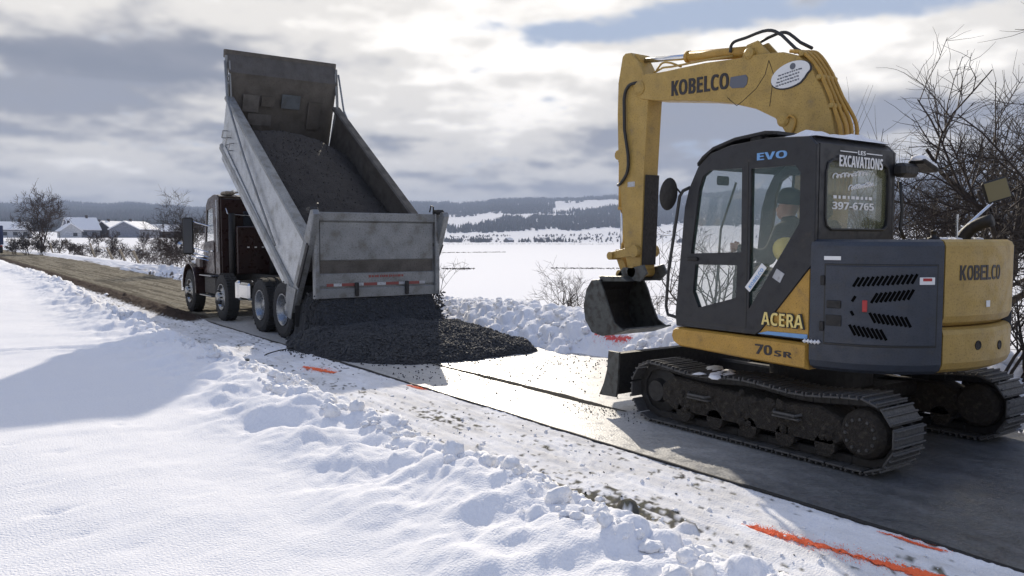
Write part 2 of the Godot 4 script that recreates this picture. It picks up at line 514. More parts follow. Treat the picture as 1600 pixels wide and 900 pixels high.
func left_foot(z: float) -> float:
	return 3.30 + 0.55 * ss(-17.0, -33.0, z) + 0.12 * nb.get_noise_2d(z * 0.7, 21.0)

func far_height(x: float, z: float) -> float:
	var r := sqrt(x * x + z * z)
	var az := rad_to_deg(atan2(x, -z))
	var left := 1.0 - ss(13.0, 21.0, az)
	if z > 0.0: left = 0.0 if x > 0 else 1.0
	var low := -3.6 * ss(11.0, 75.0, r) + 0.25 * nb.get_noise_2d(x * 0.012, z * 0.012)
	var up := -0.7 * ss(12.0, 40.0, r) * (1.0 - ss(60.0, 260.0, r)) + 2.3 * ss(90.0, 290.0, r) + 8.0 * ss(320.0, 1100.0, r)
	var y := lerpf(low, up, left)
	var crest := 150.0 + 26.0 * ss(30.0, 39.0, az) + 12.0 * ss(38.0, 50.0, az) + 45.0 * ss(48.0, 62.0, az) - 32.0 * left
	crest += 16.0 * nb.get_noise_2d(az * 0.10, 50.0) + 5.0 * nb.get_noise_2d(az * 0.5, 60.0)
	var start := lerpf(1320.0, 1250.0, left)
	var t := clampf((r - start) / 2200.0, 0.0, 1.35)
	y += crest * pow(t, 1.12) * (1.0 if t < 1.0 else 1.0) + 7.0 * ss(0.05, 0.3, t) * nb.get_noise_2d(x * 0.0016, z * 0.0016)
	if t > 1.05: y -= crest * (t - 1.05) * 2.2
	return y

func gh(x: float, z: float) -> float:
	var r := sqrt(x * x + z * z)
	var fine := 1.0 - ss(45.0, 120.0, r)
	var lf := left_foot(z)
	var rf := right_foot(z)
	var along := ss(-170.0, -150.0, z)
	if x < 4.68:
		var y := 0.0
		# trodden, rutted shoulder
		var sh := 0.012 + 0.010 * nz.get_noise_2d(x * 5.0, z * 1.3) + 0.012 * maxf(0.0, nz.get_noise_2d(x * 9.0, z * 7.0)) * fine
		sh += 0.010 * nb.get_noise_2d(x * 14.0 + z * 0.6, z * 0.25) * fine
		# cleated wheel tracks pressed into the shoulder
		if x > 3.3 and r < 30.0:
			for q in [[4.12, 0.10, 52.0], [3.72, 0.09, 47.0]]:
				var dx: float = absf(x - q[0] - 0.05 * nb.get_noise_2d(z * 0.25, q[0])) / q[1]
				if dx < 1.6:
					sh += (0.007 * sin(z * q[2] + 6.0 * (x - q[0]) / q[1]) * (1.0 - ss(0.7, 1.0, dx)) - 0.008 * (1.0 - ss(0.8, 1.1, dx)) + 0.012 * exp(-pow((dx - 1.2) / 0.18, 2.0))) * (0.45 + 0.8 * nb.get_noise_2d(z * 0.6, q[0] * 3.0))
			sh += 0.016 * maxf(0.0, nz.get_noise_2d(x * 17.0, z * 13.0) - 0.1)
		var w := ss(lf + 0.05, lf - 0.75, x)
		var down := ss(lf - 0.85, lf - 1.9, x)
		var ridge := 0.40 + 0.10 * nb.get_noise_2d(z * 0.9, 5.0)
		var field := 0.30 + 0.07 * nb.get_noise_2d(x * 0.16, z * 0.16)
		field += 0.012 * nb.get_noise_2d(x * 1.1, z * 1.6)
		y = lerpf(sh, lerpf(ridge, field, down), w)
		# clods on the ploughed ridge, softer swellings where it runs into the field
		var band := ss(lf + 0.12, lf - 0.2, x) * ss(lf - 1.25, lf - 0.55, x)
		var soft := ss(lf - 0.45, lf - 0.8, x) * ss(lf - 1.85, lf - 1.1, x)
		var wob := 0.35 * nb.get_noise_2d(x * 2.0, z * 2.0)
		if fine > 0.0 and band > 0.0:
			var pat := 0.35 + 0.65 * ss(-0.25, 0.35, nb.get_noise_2d(x * 0.8 + 9.0, z * 0.8))
			y += band * fine * pat * (0.03 * lump(x + wob * 0.3, z, 2.4) + 0.06 * nz.get_noise_2d(x * 2.2, z * 2.2) + 0.014 * nz.get_noise_2d(x * 16.0, z * 16.0))
		if soft > 0.0:
			y += soft * fine * (0.085 * nb.get_noise_2d(x * 1.3, z * 1.5) + 0.022 * nb.get_noise_2d(x * 4.0, z * 4.6) + 0.010 * nz.get_noise_2d(x * 9.0, z * 9.0))
		y += fine * 0.004 * nz.get_noise_2d(x * 9.0, z * 9.0) * w
		# a trodden trail and a few prints in the field
		if x < 2.2 and r < 16.0:
			var tl := Vector2(x, z).distance_to(Geometry2D.get_closest_point_to_segment(Vector2(x, z), Vector2(-1.0, -13.3), Vector2(1.3, -12.28)))
			tl = minf(tl, Vector2(x, z).distance_to(Geometry2D.get_closest_point_to_segment(Vector2(x, z), Vector2(1.3, -12.28), Vector2(2.1, -11.4))))
			y -= 0.05 * exp(-pow(tl / 0.10, 2.0)) * (0.6 + 0.6 * nz.get_noise_2d(x * 3.0, z * 3.0)) - 0.02 * exp(-pow((tl - 0.2) / 0.07, 2.0))
			for q in PRINTS: y -= q[2] * exp(-(pow(x - q[0], 2.0) + pow(z - q[1], 2.0) * 0.6) / 0.0011)
		# dark soil thrown up along the gravel road
		if z < -17.0 and x > 3.6:
			y += 0.13 * ss(-17.5, -20.0, z) * exp(-pow((x - 4.42) / 0.34, 2.0)) * (0.6 + 0.7 * lump(x, z, 4.0) + 0.4 * nz.get_noise_2d(x * 3.0, z * 3.0))
		if x < -10.0: y += 0.8 * ss(-10.0, -60.0, x)
		if r > 150.0: y = lerpf(y, far_height(x, z), ss(150.0, 320.0, r))
		return y
	if x < rf - 0.3:
		return -0.06 if z > -165.0 else lerpf(-0.06, far_height(x, z), ss(-165.0, -260.0, z))
	var hgt := 0.50 - 0.18 * ss(-12.5, -16.0, z) - 0.06 * ss(-30.0, -50.0, z) + 0.07 * nb.get_noise_2d(z * 0.8, 13.0)
	var up2 := ss(rf - 0.12, rf + 0.95, x)
	var yb := lerpf(-0.06, hgt, up2)
	var off := ss(rf + 1.1, rf + 3.4, x)
	yb = lerpf(yb, far_height(x, z) - 0.15 * (1.0 - ss(14.0, 40.0, r)), off)
	var bd := ss(rf - 0.1, rf + 0.25, x) * (1.0 - ss(rf + 1.3, rf + 2.4, x))
	if bd > 0.0 and fine > 0.0:
		var wb := 0.3 * nb.get_noise_2d(x * 2.0, z * 2.0)
		yb += bd * fine * (0.07 * lump(x + wb * 0.3, z, 1.8) + 0.09 * nz.get_noise_2d(x * 2.2, z * 2.2) + 0.03 * nz.get_noise_2d(x * 13.0, z * 13.0))
	elif bd > 0.0:
		yb += bd * 0.12 * nz.get_noise_2d(x * 2.0, z * 0.8)
	# a wheel track across the low meadow
	if off > 0.5 and r < 60.0:
		var tr := (z + 17.5) - (x - 15.0) * -0.35
		yb -= 0.10 * exp(-pow(tr / 0.35, 2.0)) * (0.7 + 0.5 * nz.get_noise_2d(x * 1.5, z * 1.5)) * ss(rf + 2.0, rf + 4.0, x)
	return yb

const PRINTS := [[0.45, -4.91, 0.035], [0.42, -5.48, 0.02], [0.40, -4.77, 0.018], [0.32, -5.46, 0.02], [0.8, -5.2, 0.016], [0.55, -4.5, 0.015], [0.3, -4.4, 0.02], [0.62, -6.2, 0.015], [0.35, -6.6, 0.016], [1.1, -6.9, 0.014], [0.7, -4.2, 0.012]]
const DIRT := [[3.38, -5.0, 0.20, 0.55], [3.52, -4.35, 0.16, 0.4], [3.62, -3.85, 0.22, 0.34], [3.72, -3.45, 0.14, 0.4], [3.55, -11.4, 0.22, 0.5], [3.85, -9.3, 0.12, 0.35], [3.6, -14.6, 0.2, 0.4], [3.95, -6.9, 0.14, 0.6], [3.35, -2.7, 0.2, 0.4]]

func ground_colour(x: float, z: float) -> Color:
	var snow := Color(0.89, 0.89, 0.90)
	var r := sqrt(x * x + z * z)
	if r > 130.0: return snow
	if x < 4.7 and x > 2.6:
		var lf := left_foot(z)
		var on := ss(lf - 0.35, lf + 0.1, x)
		if on <= 0.0: return snow
		var g := nz.get_noise_2d(x * 7.0, z * 4.0)
		var c := snow.lerp(Color(0.62, 0.60, 0.57), on * clampf(0.30 + 0.5 * nb.get_noise_2d(x * 2.5 + 30.0, z * 0.9) + 0.3 * g, 0.0, 0.85))
		# bare soil and flattened grass that shows through
		var e := -0.66 + 0.5 * nb.get_noise_2d(x * 1.4, z * 0.5 + 70.0)
		for q in DIRT:
			e += 0.85 * exp(-pow((x - q[0]) / q[2], 2.0) - pow((z - q[1]) / q[3], 2.0))
		e += 1.5 * nz.get_noise_2d(x * 9.0 + 5.0, z * 7.0)
		var soil := Color(0.028, 0.024, 0.019).lerp(Color(0.10, 0.092, 0.045), clampf(0.4 + 1.4 * nz.get_noise_2d(x * 16.0, z * 14.0), 0, 1))
		c = c.lerp(soil, ss(0.0, 0.16, e) * 0.92 * on)
		if z < -17.0:
			var k := exp(-pow((x - 4.42 + 0.12 * g) / 0.36, 2.0)) * ss(-17.0, -19.5, z)
			c = c.lerp(Color(0.055, 0.043, 0.032), ss(0.25, 0.5, k))
		return c
	if x >= 4.7 and x < right_foot(z) - 0.2:
		return Color(0.3, 0.29, 0.27)
	if z < -14.0 and x < right_foot(z) + 0.5 and x >= 4.7:
		return snow.lerp(Color(0.10, 0.08, 0.06), ss(0.15, 0.35, nz.get_noise_2d(x * 3.0, z * 0.8)) * (1.0 - ss(0.1, 0.5, x - right_foot(z))))
	return snow

func grid(xs: PackedFloat32Array, zs: PackedFloat32Array, hf: Callable, cf: Callable, clods := []) -> ArrayMesh:
	var v := PackedVector3Array(); var c := PackedColorArray(); var id := PackedInt32Array()
	var nx := xs.size(); var nzz := zs.size()
	v.resize(nx * nzz); c.resize(nx * nzz)
	var k := 0
	for j in nzz:
		for i in nx:
			v[k] = Vector3(xs[i], hf.call(xs[i], zs[j]), zs[j])
			c[k] = cf.call(xs[i], zs[j])
			k += 1
	if clods:
		var zn := PackedFloat32Array()
		for q in zs: zn.append(-q)
		for q in clods:
			var base: float = hf.call(q[0], q[1]) - q[3] * 0.25
			var i0 := xs.bsearch(q[0] - q[2] * 1.3); var i1 := xs.bsearch(q[0] + q[2] * 1.3)
			var j0 := zn.bsearch(-q[1] - q[2] * 1.3); var j1 := zn.bsearch(-q[1] + q[2] * 1.3)
			var ca: float = cos(q[4]); var sa: float = sin(q[4])
			for j in range(j0, j1):
				for i in range(i0, i1):
					var dx: float = xs[i] - q[0]; var dz: float = zs[j] - q[1]
					var u: float = (dx * ca + dz * sa) / (q[2] * q[5]); var w: float = (dz * ca - dx * sa) / q[2]
					var t: float = (u * u + w * w) * (1.0 + 1.1 * nz.get_noise_2d(xs[i] * 13.0, zs[j] * 13.0))
					if t < 1.0:
						var p := v[j * nx + i]
						p.y = maxf(p.y, base + q[3] * 1.25 * pow(1.0 - t, 0.6))
						v[j * nx + i] = p
	id.resize((nx - 1) * (nzz - 1) * 6)
	var m := 0
	for j in nzz - 1:
		for i in nx - 1:
			var a := j * nx + i
			id[m] = a; id[m + 1] = a + nx + 1; id[m + 2] = a + 1; id[m + 3] = a; id[m + 4] = a + nx; id[m + 5] = a + nx + 1
			m += 6
	var ar := []
	ar.resize(Mesh.ARRAY_MAX)
	ar[Mesh.ARRAY_VERTEX] = v; ar[Mesh.ARRAY_COLOR] = c; ar[Mesh.ARRAY_INDEX] = id
	var st := SurfaceTool.new()
	st.create_from_arrays(ar)
	st.generate_normals()
	return st.commit()

func make_ground() -> void:
	var xs := PackedFloat32Array(); var zs := PackedFloat32Array()
	var l := []
	var x := 0.9
	var s := 0.06
	while x > -2600.0:
		l.append(x); x -= s; s = s * 1.085
	l.reverse()
	for q in l: xs.append(q)
	x = 0.93
	while x < 4.66:
		xs.append(x); x += 0.026
	xs.append(4.675); xs.append(4.69)
	for q in [5.2, 6.0, 6.8, 7.4, 7.55]: xs.append(q)
	x = 7.6
	while x < 11.4:
		xs.append(x); x += 0.04
	s = 0.05
	while x < 4600.0:
		xs.append(x); x += s; s = minf(s * 1.075, 70.0)
	var zz := []
	var z := -1.4; s = 0.03
	var t := -1.4
	while t < 900.0:
		zz.append(t); t += s; s *= 1.13
	zz.reverse()
	for q in zz: zs.append(q)
	z = -1.43
	while z > -4600.0:
		zs.append(z)
		var a := absf(z)
		z -= 0.026 if a < 5.0 else (minf(a * 0.0058, 0.16) if a < 45.0 else minf(a * 0.03, 70.0))
	print("grid ", xs.size(), " x ", zs.size())
	# clods thrown up by the plough on both banks
	var cl := []
	for k in 9000:
		var zc := -1.4 - pow(rng.randf(), 1.6) * 42.0
		var pat := nb.get_noise_2d(zc * 0.45, 31.0)
		if rng.randf() > 0.5 + 1.2 * pat: continue
		var rr := 0.026 + 0.075 * pow(rng.randf(), 3.5) + 0.0011 * absf(zc)
		cl.append([left_foot(zc) - 0.30 + rng.randfn(0.0, 0.10 + 0.14 * rng.randf()), zc, rr, rr * rng.randf_range(0.6, 1.0), rng.randf() * TAU, rng.randf_range(0.75, 1.3)])
	for k in 3000:
		var zc := -3.0 - pow(rng.randf(), 1.2) * 50.0
		var rr := 0.03 + 0.13 * pow(rng.randf(), 3.0) + 0.001 * absf(zc)
		var xc := right_foot(zc) + absf(rng.randfn(0.05, 0.55))
		if Vector2(xc - 8.5, zc + 9.2).length() < 0.75: continue
		cl.append([xc, zc, rr, rr * rng.randf_range(0.55, 0.9), rng.randf() * TAU, rng.randf_range(0.75, 1.3)])
	for k in 160:
		var zc := -1.6 - rng.randf() * 14.0
		var rr := 0.010 + 0.02 * rng.randf() * rng.randf()
		cl.append([rng.randf_range(3.35, 4.5), zc, rr, rr * 0.7, rng.randf() * TAU, 1.0])
	var o := obj("ground", grid(xs, zs, gh, ground_colour, cl), M.snow)
	o.set_meta("kind", "structure")

func clod_mesh(sd: int) -> ArrayMesh:
	var s := SphereMesh.new()
	s.radial_segments = 12; s.rings = 7; s.radius = 1.0; s.height = 2.0
	var a := s.get_mesh_arrays()
	var v: PackedVector3Array = a[Mesh.ARRAY_VERTEX]
	for i in v.size():
		var p := v[i]
		var f := 1.0 + 0.42 * nb.get_noise_3d(p.x * 0.9 + sd * 7.0, p.y * 0.9, p.z * 0.9) + 0.22 * nb.get_noise_3d(p.x * 2.3, p.y * 2.3 + sd * 3.0, p.z * 2.3)
		v[i] = p * f * Vector3(1.1, 0.8, 0.95)
	a[Mesh.ARRAY_VERTEX] = v
	a[Mesh.ARRAY_NORMAL] = null; a[Mesh.ARRAY_TANGENT] = null
	var st := SurfaceTool.new()
	st.create_from_arrays(a)
	st.generate_normals()
	return st.commit()

# crumbs and broken lumps of snow left lying by the plough
func make_clods() -> void:
	var far := {"left": [], "right": []}
	for k in 9500:
		var z := -1.35 - pow(rng.randf(), 1.7) * 32.0
		if rng.randf() > 0.62 + 1.1 * nb.get_noise_2d(z * 0.5, 31.0): continue
		var x := left_foot(z) - 0.36 + rng.randfn(0.0, 0.20)
		var r := 0.008 + 0.058 * pow(rng.randf(), 3.4)
		far.left.append([x, z, r])
	for k in 500:
		var z := -1.35 - pow(rng.randf(), 1.3) * 16.0
		far.left.append([rng.randf_range(3.2, 4.55), z, 0.004 + 0.014 * pow(rng.randf(), 3.0)])
	for k in 3600:
		var z := -3.0 - pow(rng.randf(), 1.3) * 40.0
		var x := right_foot(z) + 0.05 + absf(rng.randfn(0.0, 0.6))
		if Vector2(x - 8.5, z + 9.2).length() < 0.55: continue
		far.right.append([x, z, 0.012 + 0.075 * pow(rng.randf(), 3.4)])
	for side in far:
		var o := Node3D.new()
		o.name = numbered("snow_clods")
		add_child(o)
		o.set_meta("kind", "stuff")
		tag(o, "broken snow clods strewn along the near ploughed ridge" if side == "left" else "broken snow clods strewn over the bank across the road", "snow")
		for g in 3:
			var mm := MultiMesh.new()
			mm.transform_format = MultiMesh.TRANSFORM_3D
			mm.mesh = clod_mesh(g + 1)
			var l := []
			for i in far[side].size():
				if i % 3 == g: l.append(far[side][i])
			mm.instance_count = l.size()
			for i in l.size():
				var q: Array = l[i]
				var bs := Basis(Vector3(rng.randfn(), rng.randfn(), rng.randfn()).normalized(), rng.randf() * TAU).scaled(Vector3(rng.randf_range(0.8, 1.4), rng.randf_range(0.7, 1.1), rng.randf_range(0.8, 1.3)) * q[2])
				mm.set_instance_transform(i, Transform3D(bs, Vector3(q[0], gh(q[0], q[1]) + q[2] * 0.35, q[1])))
			var m := MultiMeshInstance3D.new()
			m.multimesh = mm; m.material_override = M.snow_cap; m.name = "clods"
			m.set_meta("kind", "stuff")
			o.add_child(m, true)

func road_colour(x: float, z: float) -> Color:
	# packed frost on asphalt; worn to dark wet asphalt where the machine turned
	var g := nz.get_noise_2d(x * 2.6, z * 1.1)
	var h := nz.get_noise_2d(x * 9.0 + 3.0, z * 4.0)
	var dark := Color(0.085, 0.088, 0.092)
	var frost := Color(0.55, 0.545, 0.53)
	var f := clampf(ss(-2.9, -5.9, z + 0.9 * g + 0.35 * (x - 5.5)) * 0.9 + 0.10 + 0.12 * g + 0.10 * h, 0.0, 1.0)
	f = clampf(f + 0.22 * nb.get_noise_2d(x * 4.0, z * 0.35) * f, 0.0, 1.0)
	var c := dark.lerp(frost, f)
	# old wheel marks that run along the road
	var m := exp(-pow((x - 5.73 - 0.01 * (z + 8.0)) / 0.045, 2.0)) * ss(-6.0, -6.6, z) * ss(-10.4, -9.6, z)
	m += 0.5 * exp(-pow((x - 5.42) / 0.03, 2.0)) * ss(-6.0, -6.6, z) * ss(-8.2, -7.6, z) * clampf(0.5 + 2.0 * h, 0, 1)
	c = c.lerp(Color(0.07, 0.068, 0.065), clampf(m * (0.9 + 0.6 * g), 0, 0.95))
	if z < -17.5:
		var st := nb.get_noise_2d(x * 2.6, z * 0.06) + 0.15 + 0.5 * nz.get_noise_2d(x * 6.0, z * 0.5)
		var tan_ := Color(0.17, 0.15, 0.112).lerp(Color(0.36, 0.33, 0.26), clampf(0.5 + st + 0.6 * h, 0, 1))
		tan_ = tan_.lerp(Color(0.085, 0.07, 0.05), ss(0.02, 0.32, st + 0.5 * h) * 0.9)
		tan_ = tan_.lerp(Color(0.06, 0.05, 0.038), ss(5.15, 4.85, x + 0.2 * g))
		c = c.lerp(tan_, ss(-17.6, -18.9, z + 0.3 * g))
	return c

func make_road() -> void:
	var xs := PackedFloat32Array(); var zs := PackedFloat32Array()
	var x := 4.66
	while x < 8.6:
		xs.append(x); x += 0.05
	for q in [8.9, 9.3, 9.7, 10.2]: xs.append(q)
	var zl := []
	var z := -1.0; var s := 0.06
	while z < 160.0:
		zl.append(z); z += s; s *= 1.1
	zl.reverse()
	for q in zl: zs.append(q)
	z = -1.06
	while z > -172.0:
		zs.append(z); z -= 0.06 if z > -22.0 else minf(0.006 * absf(z), 0.8)
	var zn := PackedFloat32Array(); var zf := PackedFloat32Array()
	for q in zs:
		if q > -18.9: zn.append(q)
		if q < -18.8: zf.append(q)
	var lie := func(a, b):
		if a > right_foot(b) + 0.6: return -0.3
		var u := 0.002 * nz.get_noise_2d(a * 3.0, b * 3.0)
		if b < -18.0: u += ss(-18.0, -22.0, b) * (0.03 * nz.get_noise_2d(a * 3.0, b * 0.3) + 0.012 * nz.get_noise_2d(a * 9.0, b * 6.0))
		return u
	obj("road", grid(xs, zn, lie, road_colour), M.road).set_meta("kind", "structure")
	var o := obj("gravel_road", grid(xs, zf, lie, road_colour), M.gravel_road)
	o.set_meta("kind", "structure")
	# a smear of wet soil drawn along the bright road
	var sm := MB.new()
	var zz := -6.0
	while zz > -10.2:
		var w := func(q: float) -> Array:
			var a := 0.012 + 0.06 * ss(-10.3, -7.6, q) * ss(-5.95, -6.9, q) * (0.75 + 0.6 * nb.get_noise_2d(q * 1.5, 4.0))
			return [5.74 + 0.03 * nb.get_noise_2d(q * 0.6, 8.0) - a + 0.02 * absf(nz.get_noise_2d(q * 9.0, 1.0)), 5.74 + 0.03 * nb.get_noise_2d(q * 0.6, 8.0) + a + 0.02 * absf(nz.get_noise_2d(q * 9.0, 5.0))]
		var a: Array = w.call(zz); var c: Array = w.call(zz - 0.03)
		if a[1] > a[0] and c[1] > c[0]: sm.quad(Vector3(a[0], 0.0065, zz), Vector3(c[0], 0.0065, zz - 0.03), Vector3(c[1], 0.0065, zz - 0.03), Vector3(a[1], 0.0065, zz))
		zz -= 0.03
	var so := obj("soil_streak", sm, M.wet_soil)
	tag(so, "dark wet soil streak running along the bright road from the gravel pile", "streak")
	# the black cord along the road's edge
	var b := MB.new()
	var pts := []
	z = 4.0
	while z > -21.0:
		pts.append(Vector3(4.655 + 0.02 * nb.get_noise_2d(z * 0.5, 1.0) + 0.008 * nb.get_noise_2d(z * 3.0, 2.0), 0.018, z)); z -= 0.12
	b.tube(pts, 0.015, 6)
	pts = []
	for k in 12:
		var t := k / 11.0
		pts.append(Vector3(4.66 - 0.62 * t + 0.08 * sin(t * 5.0), 0.03 + 0.03 * sin(t * PI), -12.6 + 0.55 * t))
	b.tube(pts, 0.010, 6)
	tag(obj("edge_cord", b, M.cord, null, true), "long thin black cord laid along the near edge of the road", "cord")

# sprayed paint: a ragged core and a spatter of flecks that lie on the surface
func paint_mark(a: Vector2, b: Vector2, wide: float, m: Material, label: String, over: Callable, n := 1500) -> void:
	var mb := MB.new()
	var d := b - a
	var L := d.length(); d = d.normalized()
	var s := Vector2(-d.y, d.x)
	var up := func(p: Vector2, h: float) -> Vector3: return Vector3(p.x, over.call(p.x, p.y) + h, p.y)
	for k in n:
		var t := rng.randf()
		var core := rng.randf() < 0.5
		var edge := sin(clampf(t * 1.05, 0, 1) * PI) * 0.5 + 0.5
		var q := a + d * (t * L + rng.randfn(0.0, 0.02)) + s * rng.randfn(0.0, wide * (0.28 if core else 0.85)) * edge
		var rr := wide * (rng.randf_range(0.05, 0.13) if core else rng.randf_range(0.012, 0.04))
		var w := rng.randf() * TAU
		var h := 0.005 + 0.004 * rng.randf()
		var c: Vector3 = up.call(q, h + 0.002)
		var ring := []
		for i in 5:
			var e := w + TAU * i / 5.0
			ring.append(up.call(q + (d * cos(e) * 1.9 + s * sin(e)) * rr * rng.randf_range(0.7, 1.2), h - 0.001))
		for i in 5: mb.tri(c, ring[i], ring[(i + 1) % 5])
	tag(obj("paint_mark", mb, m), label, "paint mark", "sprayed survey marks")

func make_marks() -> void:
	var on_road := func(_x, _z): return 0.004
	paint_mark(Vector2(4.08, -10.7), Vector2(4.22, -10.0), 0.10, M.orange_paint, "short orange paint dash on the shaded snow shoulder beside the gravel pile", gh, 1800)
	paint_mark(Vector2(4.58, -8.6), Vector2(4.61, -8.2), 0.05, M.orange_paint, "tiny orange paint fleck touching the road edge below the gravel pile", gh, 700)
	paint_mark(Vector2(4.04, -3.1), Vector2(4.2, -2.0), 0.055, M.orange_paint, "long bright orange paint streak on the snow at the lower right", gh, 5200)
	paint_mark(Vector2(4.60, -2.55), Vector2(4.615, -2.2), 0.022, M.orange_paint, "thin orange paint line hugging the road edge near the long streak", gh, 1800)
	paint_mark(Vector2(8.52, -9.6), Vector2(8.50, -8.8), 0.09, M.pink_paint, "red paint dash on the snow bank below the excavator bucket", gh, 1800)
	paint_mark(Vector2(9.3, -49.5), Vector2(9.4, -48.3), 0.35, M.pink_paint, "faint red paint spot on the far snow bank by the leaning posts", gh, 500)

# ---------------------------------------------------------------- dump truck
func slab(mb: MB, p0: Vector2, p1: Vector2, th: float, x0: float, x1: float, bev := 0.0) -> void:
	# a plate between two points of the side view (u forwards, v up), drawn out across x
	var d := (p1 - p0).normalized(); var n := Vector2(-d.y, d.x) * th
	mb.prism(PackedVector2Array([p0, p1, p1 + n, p0 + n]), Vector3.ZERO, Vector3(0, 0, -1), Vector3.UP, Vector3.RIGHT, x0, x1, bev)

func truck_wheel(t: Node3D, x: float, z: float, out: float, dual: bool, deep: bool) -> void:
	var r := 0.52
	var ax := Vector3(out, 0, 0)
	var b := MB.new()
	var w := 0.27
	for k in (2 if dual else 1):
		var o := Vector3(x, r, z) - ax * (k * 0.31)
		b.lathe([[0.29, -w], [0.33, -w - 0.005], [0.44, -w - 0.012], [0.495, -w + 0.01], [0.515, -w + 0.05], [0.52, -0.14], [0.515, -0.05], [0.495, -0.01], [0.44, 0.012], [0.33, 0.005], [0.29, -0.02], [0.285, -w]], o, ax, 40)
		# tread blocks
		for j in 44:
			var a := TAU * j / 44.0
			for s in [-0.205, -0.065]:
				b.box(o + ax * (s + (0.0 if j % 2 else 0.01)) + Vector3(0, sin(a), cos(a)) * 0.518, Vector3(0.10, 0.022, 0.045), 0.0, Basis(Vector3.RIGHT, -a + PI / 2))
	var wheel := obj("wheel", b, M.rubber, t)
	var o2 := Vector3(x, r, z)
	var rim := MB.new()
	if deep:
		rim.lathe([[0.295, 0.0], [0.285, 0.008], [0.27, -0.01], [0.255, -0.13], [0.24, -0.155], [0.14, -0.16], [0.13, -0.10], [0.10, -0.06], [0.0, -0.055]], o2, ax, 36)
	else:
		rim.lathe([[0.295, 0.0], [0.285, 0.012], [0.27, -0.005], [0.262, -0.05], [0.24, -0.06], [0.17, 0.0], [0.145, 0.03], [0.12, 0.035], [0.115, 0.085], [0.09, 0.10], [0.0, 0.10]], o2, ax, 36)
	var rm := obj("rim", rim, M.alloy, wheel, true)
	var h := MB.new()
	for j in 10:
		var a := TAU * j / 10.0
		var p := o2 + Vector3(0, sin(a), cos(a)) * (0.19 if deep else 0.145) + ax * (-0.155 if deep else 0.03)
		h.lathe([[0.02, 0.0], [0.02, 0.03], [0.012, 0.04], [0.0, 0.04]], p, ax, 6)
	if not deep:
		for j in 5:
			var a := TAU * (j + 0.5) / 5.0
			var p := o2 + Vector3(0, sin(a), cos(a)) * 0.215 + ax * (-0.028)
			h.lathe([[0.032, 0.0], [0.028, 0.003], [0.0, 0.003]], p, ax, 10)
	obj("lug_nuts", h, M.black_steel, wheel).set_meta("kind", "stuff")

